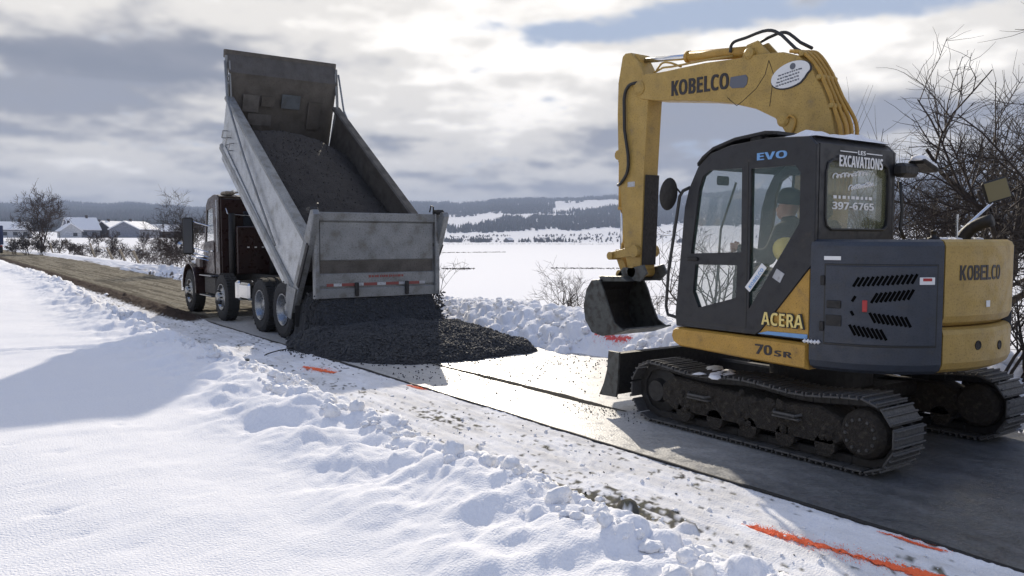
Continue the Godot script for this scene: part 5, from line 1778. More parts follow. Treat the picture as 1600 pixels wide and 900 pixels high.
	var mo := obj("side_mirror", m, M.black_steel, rail, true)
	mo.transform = Transform3D(Basis(Vector3(0, 0, 1), 0.0) * Basis(Vector3.UP, -0.55) * Basis(Vector3.RIGHT, 0.28) * Basis(Vector3(0, 0, 1), -0.18).scaled(Vector3(0.85, 1.55, 1.0)), Vector3(-1.24, 2.22, -0.80))

func make_boom(e: Node3D) -> void:
	var m := MB.new()
	var prof := arms([[-6.86, 3.60], [-6.80, 3.68], [-6.66, 3.70], [-6.45, 3.68], [-5.8, 3.67], [-5.38, 3.64], [-5.05, 3.63], [-4.82, 3.60], [-4.64, 3.53], [-4.50, 3.38], [-4.39, 3.19], [-4.30, 2.98], [-4.25, 2.76], [-4.25, 2.2], [-4.30, 1.3], [-4.5, 1.25], [-4.66, 2.2], [-4.76, 2.80], [-4.83, 2.90], [-4.90, 2.98], [-5.13, 3.10], [-5.45, 3.20], [-5.8, 3.27], [-6.2, 3.33], [-6.54, 3.38], [-6.72, 3.42], [-6.84, 3.48]])
	side_prism(m, prof, 0.18, 0.46, 0.012)
	var boom := obj("boom", m, M.yellow, e)
	# cast boss at the elbow and pins
	m = MB.new()
	for q in [[-4.80, 2.95, 0.07], [-6.76, 3.55, 0.085], [-5.22, 3.66, 0.06]]:
		var p := bp(q[0], q[1])
		m.lathe([[0.0, -0.17], [q[2] * 0.6, -0.17], [q[2], -0.15], [q[2], 0.15], [q[2] * 0.6, 0.17], [0.0, 0.17]], v3(0.32, p), Vector3.RIGHT, 18)
	obj("pin_boss", m, M.yellow, boom)
	# bracket plates on the boom for the arm ram
	m = MB.new()
	side_prism(m, arms([[-5.35, 3.62], [-5.28, 3.76], [-5.15, 3.78], [-4.98, 3.60]]), 0.22, 0.25, 0.004)
	side_prism(m, arms([[-5.35, 3.62], [-5.28, 3.76], [-5.15, 3.78], [-4.98, 3.60]]), 0.39, 0.42, 0.004)
	obj("ram_bracket", m, M.yellow, boom)
	# weld seams
	m = MB.new()
	for q in [[[-4.98, 3.55], [-5.02, 3.42], [-5.12, 3.30], [-5.28, 3.20], [-5.36, 3.16]], [[-5.36, 3.16], [-5.48, 3.26]], [[-4.98, 3.55], [-4.92, 3.40], [-4.96, 3.1]]]:
		var pts := []
		for k in q: pts.append(v3(0.180, bp(k[0], k[1])))
		m.tube(pts, 0.0035, 5)
	obj("cable_clip_wire", m, M.mud, boom)
	cylinder(e, "arm_ram", v3(0.32, bp(-5.22, 3.70)), v3(0.32, bp(-6.86, 3.90)), 0.062, 0.57, 0.034, M.orange_yellow)
	# arm
	m = MB.new()
	side_prism(m, arms([[-7.07, 3.97], [-7.02, 4.00], [-6.93, 3.99], [-6.82, 3.89], [-6.72, 3.73], [-6.62, 3.55], [-6.64, 3.36], [-6.69, 2.6], [-6.73, 1.46], [-6.80, 1.38], [-6.93, 1.40], [-7.0, 1.60], [-7.07, 2.2], [-7.13, 2.76], [-7.15, 3.3], [-7.14, 3.67]]), 0.20, 0.44, 0.012)
	var arm := obj("arm", m, M.yellow, e)
	m = MB.new()
	side_prism(m, arms([[-6.675, 2.55], [-6.72, 1.5], [-6.712, 1.5], [-6.667, 2.55]]), 0.205, 0.435)
	obj("grimy_wear_strip", m, M.bucket_dark, arm)
	m = MB.new()
	side_prism(m, arms([[-7.14, 2.9], [-7.2, 2.86], [-7.19, 2.74], [-7.12, 2.70]]), 0.26, 0.29)
	side_prism(m, arms([[-7.14, 2.9], [-7.2, 2.86], [-7.19, 2.74], [-7.12, 2.70]]), 0.36, 0.39)
	obj("ram_bracket", m, M.yellow, arm)
	m = MB.new()
	side_prism(m, arms([[-6.96, 2.48], [-6.84, 2.48], [-6.84, 2.42], [-6.96, 2.42]]), 0.196, 0.1995)
	obj("small_label", m, M.siding_white, arm)
	cylinder(e, "bucket_ram", v3(0.325, bp(-7.17, 2.82)), v3(0.325, bp(-7.17, 1.62)), 0.055, 0.55, 0.03, M.orange_yellow)
	# hoses
	var hz := func(pts: Array, r: float, mm: Material, parent: Node3D, nm: String) -> void:
		var c := Curve3D.new()
		for k in pts.size():
			var a: Vector3 = pts[maxi(k - 1, 0)]; var b: Vector3 = pts[mini(k + 1, pts.size() - 1)]
			c.add_point(pts[k], -(b - a) * 0.18, (b - a) * 0.18)
		var o := []
		for p in c.tessellate(4, 6): o.append(p)
		var h := MB.new()
		h.tube(o, r, 8)
		obj(nm, h, mm, parent, true)
	hz.call([v3(0.19, bp(-6.80, 3.62)), v3(0.17, bp(-6.93, 3.60)), v3(0.165, bp(-7.0, 3.45)), v3(0.165, bp(-6.99, 3.1)), v3(0.17, bp(-6.93, 2.8)), v3(0.17, bp(-6.94, 2.6)), v3(0.18, bp(-7.05, 2.48)), v3(0.26, bp(-7.19, 2.46))], 0.02, M.hose, arm, "hose")
	hz.call([v3(0.24, bp(-5.50, 3.73)), v3(0.24, bp(-5.47, 3.82)), v3(0.24, bp(-5.30, 3.84)), v3(0.24, bp(-5.05, 3.86)), v3(0.24, bp(-4.88, 3.78)), v3(0.24, bp(-4.72, 3.62)), v3(0.24, bp(-4.6, 3.54))], 0.017, M.hose, boom, "hose")
	hz.call([v3(0.36, bp(-5.28, 3.78)), v3(0.36, bp(-5.12, 3.82)), v3(0.36, bp(-4.92, 3.83)), v3(0.36, bp(-4.75, 3.70)), v3(0.36, bp(-4.62, 3.62))], 0.017, M.hose, boom, "hose")
	for k in 4:
		var x := 0.21 + 0.07 * k
		hz.call([v3(x, bp(-4.76, 3.60)), v3(x, bp(-4.60, 3.545 + 0.01 * k)), v3(x, bp(-4.44, 3.36)), v3(x - 0.01, bp(-4.32, 3.12)), v3(x, bp(-4.225 + 0.015 * k, 2.85)), v3(x, bp(-4.20, 2.6)), v3(x, bp(-4.24, 2.2))], 0.019, M.orange_yellow, boom, "hose")
	hz.call([v3(0.30, bp(-6.62, 3.72)), v3(0.28, bp(-6.50, 3.80)), v3(0.28, bp(-6.36, 3.78)), v3(0.27, bp(-6.2, 3.71))], 0.012, M.yellow, boom, "hose")
	hz.call([v3(0.24, bp(-6.60, 3.70)), v3(0.22, bp(-6.44, 3.73)), v3(0.22, bp(-6.30, 3.72)), v3(0.22, bp(-5.7, 3.70)), v3(0.22, bp(-5.45, 3.68))], 0.012, M.yellow, boom, "hose")
	hz.call([v3(0.17, bp(-4.78, 2.92)), v3(0.165, bp(-4.72, 2.98)), v3(0.17, bp(-4.66, 2.92)), v3(0.17, bp(-4.70, 2.80))], 0.012, M.orange_yellow, boom, "hose")
	m = MB.new()
	for q in [[-4.62, 3.55], [-4.43, 3.30], [-4.30, 3.02]]:
		m.box(v3(0.32, bp(q[0], q[1])), Vector3(0.30, 0.05, 0.05), 0.01)
	obj("hose_clamp", m, M.yellow, boom)
	# lettering and the bubble sticker
	var x := 0.176
	var z := Vector3(0, 0, 1)
	var sl := Vector3(0, -0.05, 1).normalized()
	var a1 := bp(-6.22, 3.49); var a2 := bp(-5.45, 3.41)
	text("KOBELCO", boom, v3(x, (a1 + a2) * 0.5 + Vector2(-0.03, 0.0)), sl, Vector3.UP, 0.82, 0.175, M.lettering, "lettering", 1.2)
	m = MB.new()
	side_prism(m, arms([[-5.44, 3.46], [-5.25, 3.455], [-5.225, 3.42], [-5.235, 3.36], [-5.27, 3.33], [-5.42, 3.345], [-5.455, 3.38]]), x - 0.002, x + 0.003)
	obj("painted_out_patch", m, M.grey_print, boom)
	for q in [[1.06, "lettering", 0.174], [1.0, "white_print", 0.170]]:
		m = MB.new()
		var c := bp(-4.73, 3.37)
		var pl := PackedVector2Array()
		for k in 28:
			var a := TAU * k / 28.0
			var rx: float = 0.225 * q[0]; var ry: float = 0.12 * q[0]
			if a > 5.3 and a < 5.9: rx *= 0.86
			var p := Vector2(cos(a) * rx, sin(a) * ry)
			pl.append(c + p.rotated(0.18) + (Vector2(0.008, -0.008) if q[1] == "lettering" else Vector2.ZERO))
		side_prism(m, pl, q[2], q[2] + 0.004)
		obj("bubble_sticker", m, M[q[1]], boom)
	m = MB.new()
	var c2 := bp(-4.73, 3.37)
	m.lathe([[0.0, 0.002], [0.032, 0.002], [0.032, -0.002], [0.0, -0.002]], v3(0.168, c2 + Vector2(0.03, 0.075)), Vector3.RIGHT, 12)
	for k in 4:
		var zz := -0.14
		while zz < 0.12:
			var w := rng.randf_range(0.02, 0.05)
			m.box(v3(0.168, c2 + Vector2(zz + w * 0.5 + 0.01 * k * -1.0, 0.025 - 0.033 * k + zz * 0.12)), Vector3(0.003, 0.013, w - 0.01), 0.0)
			zz += w
	obj("fine_print", m, M.grey_print, boom)
	# bucket linkage
	m = MB.new()
	for s in [0.165, 0.445]:
		m.prism(arms([[-7.26, 1.56], [-7.24, 1.64], [-7.14, 1.66], [-6.82, 1.72], [-6.72, 1.70], [-6.73, 1.62], [-6.85, 1.60]]), Vector3.ZERO, Vector3(0, 0, 1), Vector3.UP, Vector3.RIGHT, s, s + 0.03, 0.004)
	for q in [[-7.20, 1.60, 0.05], [-6.79, 1.66, 0.075], [-7.03, 1.38, 0.055], [-6.82, 1.42, 0.07]]:
		m.lathe([[0.0, -0.19], [q[2], -0.19], [q[2], 0.19], [0.0, 0.19]], v3(0.32, bp(q[0], q[1])), Vector3.RIGHT, 16)
	side_prism(m, arms([[-7.22, 1.58], [-7.12, 1.60], [-6.98, 1.36], [-7.10, 1.34]]), 0.26, 0.38, 0.008)
	obj("bucket_link", m, M.yellow, e)
	# bucket, curled towards the cab, mouth open to it
	var bk := func(q: float, y: float) -> Vector2: return Vector2(q * 1.02 + 4.4, 1.8 + (y - 1.8) * 1.02)
	var back := [[-7.33, 1.31], [-7.47, 1.295], [-7.57, 1.17], [-7.62, 0.97], [-7.585, 0.79], [-7.46, 0.645], [-7.27, 0.615], [-7.05, 0.665], [-6.90, 0.72]]
	var outl := PackedVector2Array()
	for q in back: outl.append(bk.call(q[0], q[1]))
	var shell := outl.duplicate()
	var cen: Vector2 = bk.call(-7.2, 1.0)
	for k in range(back.size() - 1, -1, -1): shell.append(outl[k].lerp(cen, 0.07))
	m = MB.new()
	side_prism(m, shell, -0.03, 0.70, 0.0)
	var bucket := obj("bucket", m, M.bucket_dark, e)
	var side := outl.duplicate()
	for q in [[-7.06, 0.80], [-7.17, 1.0], [-7.24, 1.17]]: side.append(bk.call(q[0], q[1]))
	for s in [-0.055, 0.70]:
		m = MB.new()
		side_prism(m, side, s, s + 0.025, 0.004)
		obj("side_plate", m, M.bucket_steel, bucket)
	m = MB.new()
	side_prism(m, PackedVector2Array([bk.call(-7.12, 0.64), bk.call(-6.82, 0.735), bk.call(-6.83, 0.75), bk.call(-7.12, 0.675)]), -0.03, 0.70, 0.002)
	obj("cutting_edge", m, M.bucket_steel, bucket)
	m = MB.new()
	side_prism(m, PackedVector2Array([bk.call(-7.36, 1.28), bk.call(-7.40, 1.35), bk.call(-6.98, 1.36), bk.call(-6.90, 1.30)]), 0.0, 0.66, 0.01)
	obj("top_plate", m, M.bucket_steel, bucket)
	for s in [0.13, 0.47]:
		m = MB.new()
		side_prism(m, PackedVector2Array([bk.call(-7.25, 1.32), bk.call(-7.1, 1.46), bk.call(-6.95, 1.46), bk.call(-6.76, 1.5), bk.call(-6.70, 1.40), bk.call(-6.82, 1.30)]), s, s + 0.03, 0.004)
		obj("lug", m, M.bucket_steel, bucket)

# ---------------------------------------------------------------- figure from joined bones
func bones_mesh(bones: Array, cell: float, k: float) -> MB:
	var lo := Vector3.ONE * 1e9; var hi := -Vector3.ONE * 1e9
	for b in bones:
		for i in 2:
			var r: Vector3 = Vector3.ONE * (b[2 + i] + 2.0 * cell)
			lo = lo.min(b[i] - r); hi = hi.max(b[i] + r)
	var n := Vector3i(((hi - lo) / cell).ceil()) + Vector3i.ONE
	var f := PackedFloat32Array()
	f.resize(n.x * n.y * n.z)
	f.fill(1.0)
	for b in bones:
		var a: Vector3 = b[0]; var d: Vector3 = b[1] - b[0]
		var rm: float = maxf(b[2], b[3]) + 3.0 * cell + k
		var l0 := Vector3i(((a.min(b[1]) - Vector3.ONE * rm - lo) / cell).floor()).max(Vector3i.ZERO)
		var l1 := Vector3i(((a.max(b[1]) + Vector3.ONE * rm - lo) / cell).ceil()).min(n - Vector3i.ONE)
		var dd := maxf(d.length_squared(), 1e-9)
		for z in range(l0.z, l1.z + 1):
			for y in range(l0.y, l1.y + 1):
				for x in range(l0.x, l1.x + 1):
					var p := lo + Vector3(x, y, z) * cell
					var t := clampf((p - a).dot(d) / dd, 0.0, 1.0)
					var s: float = (p - a - d * t).length() - lerpf(b[2], b[3], t)
					var i := (z * n.y + y) * n.x + x
					var h := maxf(k - absf(f[i] - s), 0.0) / k
					f[i] = minf(f[i], s) - h * h * k * 0.25
	var mb := MB.new()
	var id := {}
	var cr := [0, 1, n.x, n.x + 1, n.x * n.y, n.x * n.y + 1, n.x * n.y + n.x, n.x * n.y + n.x + 1]
	var vp := func(x: int, y: int, z: int) -> Vector3:
		var key := (z * n.y + y) * n.x + x
		if id.has(key): return id[key]
		var s := Vector3.ZERO; var c := 0
		for e in [[0, 1], [2, 3], [4, 5], [6, 7], [0, 2], [1, 3], [4, 6], [5, 7], [0, 4], [1, 5], [2, 6], [3, 7]]:
			var u := f[key + cr[e[0]]]; var w := f[key + cr[e[1]]]
			if (u < 0.0) != (w < 0.0):
				var t := u / (u - w)
				var p0 := Vector3(e[0] & 1, (e[0] >> 1) & 1, e[0] >> 2); var p1 := Vector3(e[1] & 1, (e[1] >> 1) & 1, e[1] >> 2)
				s += p0.lerp(p1, t); c += 1
		var r := lo + (Vector3(x, y, z) + s / maxf(c, 1)) * cell
		id[key] = r
		return r
	for z in range(1, n.z - 1):
		for y in range(1, n.y - 1):
			for x in range(1, n.x - 1):
				var i := (z * n.y + y) * n.x + x
				var ins := f[i] < 0.0
				if ins != (f[i + 1] < 0.0):
					var q := [vp.call(x, y - 1, z - 1), vp.call(x, y, z - 1), vp.call(x, y, z), vp.call(x, y - 1, z)]
					if ins: mb.quad(q[3], q[2], q[1], q[0])
					else: mb.quad(q[0], q[1], q[2], q[3])
				if ins != (f[i + n.x] < 0.0):
					var q := [vp.call(x - 1, y, z - 1), vp.call(x, y, z - 1), vp.call(x, y, z), vp.call(x - 1, y, z)]
					if ins: mb.quad(q[0], q[1], q[2], q[3])
					else: mb.quad(q[3], q[2], q[1], q[0])
				if ins != (f[i + n.x * n.y] < 0.0):
					var q := [vp.call(x - 1, y - 1, z), vp.call(x, y - 1, z), vp.call(x, y, z), vp.call(x - 1, y, z)]
					if ins: mb.quad(q[3], q[2], q[1], q[0])
					else: mb.quad(q[0], q[1], q[2], q[3])
	return mb

func make_operator(o: Vector3) -> void:
	# seated, facing the arm (-z), hands on the levers
	var p := thing("person", "operator in dark jacket and knit cap seated inside the excavator cab", "person", o)
	var J := func(x: float, y: float, z: float) -> Vector3: return Vector3(x, y, z)
	var B := [[J.call(0, 0.06, 0.10), J.call(0, 0.30, 0.12), 0.15, 0.14], [J.call(0, 0.30, 0.12), J.call(0, 0.50, 0.08), 0.15, 0.12], [J.call(-0.10, 0.49, 0.08), J.call(0.10, 0.49, 0.08), 0.09, 0.09], [J.call(0, 0.50, 0.07), J.call(0, 0.62, 0.02), 0.065, 0.055]]
	for s in [-1.0, 1.0]:
		B.append([J.call(s * 0.17, 0.50, 0.08), J.call(s * 0.30, 0.27, 0.04), 0.075, 0.055])
		B.append([J.call(s * 0.30, 0.27, 0.04), J.call(s * 0.345, 0.34, -0.20), 0.055, 0.042])
		B.append([J.call(s * 0.09, 0.06, 0.08), J.call(s * 0.12, 0.10, -0.34), 0.095, 0.075])
		B.append([J.call(s * 0.12, 0.10, -0.34), J.call(s * 0.12, -0.26, -0.40), 0.07, 0.05])
		B.append([J.call(s * 0.12, -0.27, -0.38), J.call(s * 0.13, -0.30, -0.55), 0.045, 0.035])
	obj("body", bones_mesh(B, 0.024, 0.06), M.jacket, p, true)
	var H := [[J.call(0, 0.72, 0.03), J.call(0, 0.79, 0.03), 0.085, 0.09], [J.call(0, 0.68, 0.0), J.call(0, 0.65, -0.04), 0.06, 0.042], [J.call(0, 0.60, 0.03), J.call(0, 0.70, 0.02), 0.052, 0.055],
		[J.call(0, 0.735, -0.065), J.call(0, 0.695, -0.092), 0.012, 0.016], [J.call(-0.088, 0.70, 0.03), J.call(-0.090, 0.74, 0.035), 0.014, 0.018], [J.call(0.088, 0.70, 0.03), J.call(0.090, 0.74, 0.035), 0.014, 0.018], [J.call(-0.02, 0.662, -0.075), J.call(0.02, 0.662, -0.075), 0.008, 0.008]]
	obj("head", bones_mesh(H, 0.010, 0.025), M.skin, p, true)
	var e := MB.new()
	for s in [-1.0, 1.0]: e.lathe([[0.0, -0.008], [0.009, -0.004], [0.009, 0.004], [0.0, 0.008]], J.call(s * 0.033, 0.735, -0.060), Vector3(0, 0, -1), 8)
	obj("eyes", e, M.hose, p, true)
	var c := MB.new()
	c.lathe([[0.106, -0.03], [0.112, -0.01], [0.106, 0.02], [0.10, 0.06], [0.075, 0.10], [0.03, 0.118], [0.0, 0.12]], J.call(0, 0.775, 0.03), Vector3(0, 1, 0.12).normalized(), 20)
	obj("knit_cap", c, M.toque, p, true)
	for s in [-1.0, 1.0]:
		var w := Vector3(s * 0.345, 0.345, -0.21)
		var hb := [[w, w + Vector3(0, 0.02, -0.06), 0.028, 0.034]]
		for k in 4:
			var b: Vector3 = w + Vector3(s * (0.028), 0.045 - 0.022 * k, -0.075)
			var m1 := b + Vector3(-s * 0.012, 0.0, -0.030 + 0.003 * k)
			var m2 := m1 + Vector3(-s * 0.034, 0.0, -0.006)
			hb.append([b, m1, 0.011, 0.010]); hb.append([m1, m2, 0.010, 0.009]); hb.append([m2, m2 + Vector3(-s * 0.008, 0, 0.022 - 0.002 * k), 0.009, 0.008])
		hb.append([w + Vector3(-s * 0.02, 0.02, -0.03), w + Vector3(-s * 0.034, 0.05, -0.065), 0.012, 0.010])
		hb.append([w + Vector3(-s * 0.034, 0.05, -0.065), w + Vector3(-s * 0.024, 0.062, -0.09), 0.010, 0.009])
		obj("hand", bones_mesh(hb, 0.006, 0.006), M.skin, p, true)

func make_excavator() -> void:
	var E := Vector3(6.74, 0, -4.4)
	var e := thing("excavator", "yellow and charcoal tracked excavator with folded boom standing on the road", "excavator", E)
	make_house(e)
	make_cab(e)
	make_boom(e)
	make_tracks(e)
	make_operator(E + Vector3(-0.55, 1.37, -0.02))
	# hard hat leaning inside the rear side window
	var h := thing("hard_hat", "glossy yellow hard hat leaning inside the cab's rear side window", "hard hat", E + Vector3(-0.93, 1.69, 0.30))
	var ax := Vector3(-0.45, 0.55, -0.70).normalized()
	var m := MB.new()
	m.lathe([[0.115, 0.0], [0.112, 0.03], [0.10, 0.075], [0.075, 0.115], [0.04, 0.138], [0.0, 0.145]], Vector3.ZERO, ax, 28)
	var d := obj("dome", m, M.hard_hat, h, true)
	m = MB.new()
	m.lathe([[0.108, 0.004], [0.14, -0.008], [0.145, -0.012], [0.138, -0.014], [0.105, -0.002]], Vector3.ZERO, ax, 28)
	obj("brim", m, M.hard_hat, h, true)
	m = MB.new()
	var s := ax.cross(Vector3.UP).normalized(); var t := ax.cross(s)
	for q in [-0.02, 0.02]:
		var pts := []
		for k in 11:
			var a := PI * (k / 10.0)
			pts.append(t * cos(a) * 0.11 + ax * sin(a) * 0.146 + s * q)
		m.tube(pts, 0.006, 5)
	obj("ridge", m, M.hard_hat, d, true)

# ---------------------------------------------------------------- far country
func spot(px: float, r: float) -> Vector3:
	var a := deg_to_rad(px_az(px))
	var x := r * sin(a); var z := -r * cos(a)
	return Vector3(x, gh(x, z), z)

func wooded(az: float, r: float, wob: float) -> bool:
	var rr := r + wob * 160.0
	var a := az + wob * 0.5
	if az < 15.0: return rr > 1000.0
	var a700 := px_az(700); var a800 := px_az(800); var a870 := px_az(870); var a960 := px_az(960); var a1030 := px_az(1030)
	# upper wood with its cleared field
	var lower := 2420.0 if a < a800 else lerpf(2420.0, 2480.0, ss(a800, a870, a))
	if a < a700: lower = 2200.0
	if rr > lower:
		if a > px_az(864) and a < a960 + 1.0 and rr > lerpf(2500.0, 2750.0, (a - px_az(864)) / 5.0) and rr < 3330.0: return false
		if a > px_az(690) and a < px_az(785) and rr < 2620.0 and wob > -0.15: return false
		return true
	# slanting belt
	if a > a700 and a < a1030:
		var top := 1780.0 + 330.0 * ss(a700, a800, a) + 400.0 * ss(a800, a960, a)
		if rr > 1690.0 + 90.0 * ss(a870, a960, a) and rr < top: return true
	if a >= px_az(940) and rr > 1900.0 - 250.0 * ss(a1030, 60.0, a) and rr < 3600.0: return true
	if a < a700 and rr > 1750.0 and rr < 1950.0: return true
	return false

func fir(seed_: int) -> ArrayMesh:
	var r := RandomNumberGenerator.new(); r.seed = seed_
	var b := MB.new()
	for k in 4:
		var y0 := k * 0.22; var y1 := y0 + 0.40
		var rad := 0.36 * (1.0 - k * 0.23)
		var off := Vector3(r.randf_range(-0.03, 0.03), 0, r.randf_range(-0.03, 0.03))
		for i in 6:
			var a := TAU * i / 6.0; var c := TAU * (i + 1) / 6.0
			var ra := rad * r.randf_range(0.75, 1.2)
			b.tri(off + Vector3(cos(a) * ra, y0 + r.randf_range(-0.05, 0.05), sin(a) * ra), off + Vector3(0, y1, 0), off + Vector3(cos(c) * ra, y0 + r.randf_range(-0.05, 0.05), sin(c) * ra))
	return b.mesh()

func leafless(seed_: int) -> ArrayMesh:
	var r := RandomNumberGenerator.new(); r.seed = seed_
	var b := MB.new()
	for k in 46:
		var d := Vector3(r.randfn(0, 0.55), r.randf_range(0.4, 1.0), r.randfn(0, 0.55)).normalized()
		var p := Vector3(r.randfn(0, 0.12), r.randf_range(0.05, 0.45), r.randfn(0, 0.12))
		var q := p + d * r.randf_range(0.25, 0.55)
		var s := d.cross(Vector3(r.randfn(), r.randfn(), r.randfn())).normalized() * 0.035
		b.tri(p - s, p + s, q); b.tri(p - s * 0.5 + d * 0.1, q + s * 2.0, p + s)
	return b.mesh()

func multi(called: String, ms: ArrayMesh, where: Array, cols: Array, m: Material, label: String, cat: String) -> void:
	var mm := MultiMesh.new()
	mm.transform_format = MultiMesh.TRANSFORM_3D
	mm.use_colors = true
	mm.mesh = ms
	mm.instance_count = where.size()
	for i in where.size():
		mm.set_instance_transform(i, where[i]); mm.set_instance_color(i, cols[i])
	var o := MultiMeshInstance3D.new()
	o.multimesh = mm; o.material_override = m; o.name = numbered(called)
	o.set_meta("kind", "stuff")
	tag(o, label, cat)
	add_child(o)

func house(at: Vector3, turn: float, L: float, D: float, wh: float, rh: float, wall: Material, label: String, windows := true) -> void:
	var h := thing("house", label, "house", at - Vector3(0, 0.4, 0), "houses beyond the road")
	h.rotation.y = turn
	var b := MB.new()
	# gable ends along x, ridge along x
	b.prism(PackedVector2Array([Vector2(-D / 2, 0), Vector2(D / 2, 0), Vector2(D / 2, wh), Vector2(0, wh + rh), Vector2(-D / 2, wh)]), Vector3.ZERO, Vector3(0, 0, 1), Vector3.UP, Vector3.RIGHT, -L / 2, L / 2)
	obj("wall", b, wall, h)
	for s in [-1.0, 1.0]:
		b = MB.new()
		var e := Vector2(s * (D / 2 + 0.45), wh - 0.45 * rh / (D / 2)); var t := Vector2(0.0, wh + rh)
		b.prism(PackedVector2Array([e + Vector2(0, 0.02), t + Vector2(0, 0.02), t + Vector2(0, 0.38), e + Vector2(0, 0.36)]), Vector3.ZERO, Vector3(0, 0, 1), Vector3.UP, Vector3.RIGHT, -L / 2 - 0.4, L / 2 + 0.4, 0.03)
		var rf := obj("roof_slope", b, M.snow_cap, h)
		b = MB.new()
		b.box(Vector3(0, e.y - 0.05, e.x + s * 0.02), Vector3(L + 0.8, 0.18, 0.08), 0.0)
		obj("eave", b, M.siding_dark, rf)
	b = MB.new()
	b.box(Vector3(L * 0.2, wh + rh + 0.45, 0.0), Vector3(0.7, 1.3, 0.7), 0.03)
	obj("chimney", b, M.siding_dark, h)
	if windows:
		for s in [-1.0, 1.0]:
			var x := -L / 2 + 1.6
			while x < L / 2 - 1.0:
				b = MB.new()
				b.box(Vector3(x, wh * 0.55, s * (D / 2 + 0.02)), Vector3(1.2, 1.1, 0.08), 0.0)
				obj("window", b, M.pane, h)
				x += 2.8
			b = MB.new()
			b.box(Vector3(s * (L / 2 + 0.02), wh * 0.55, D * 0.2), Vector3(0.08, 1.1, 1.2), 0.0)
			obj("window", b, M.pane, h)

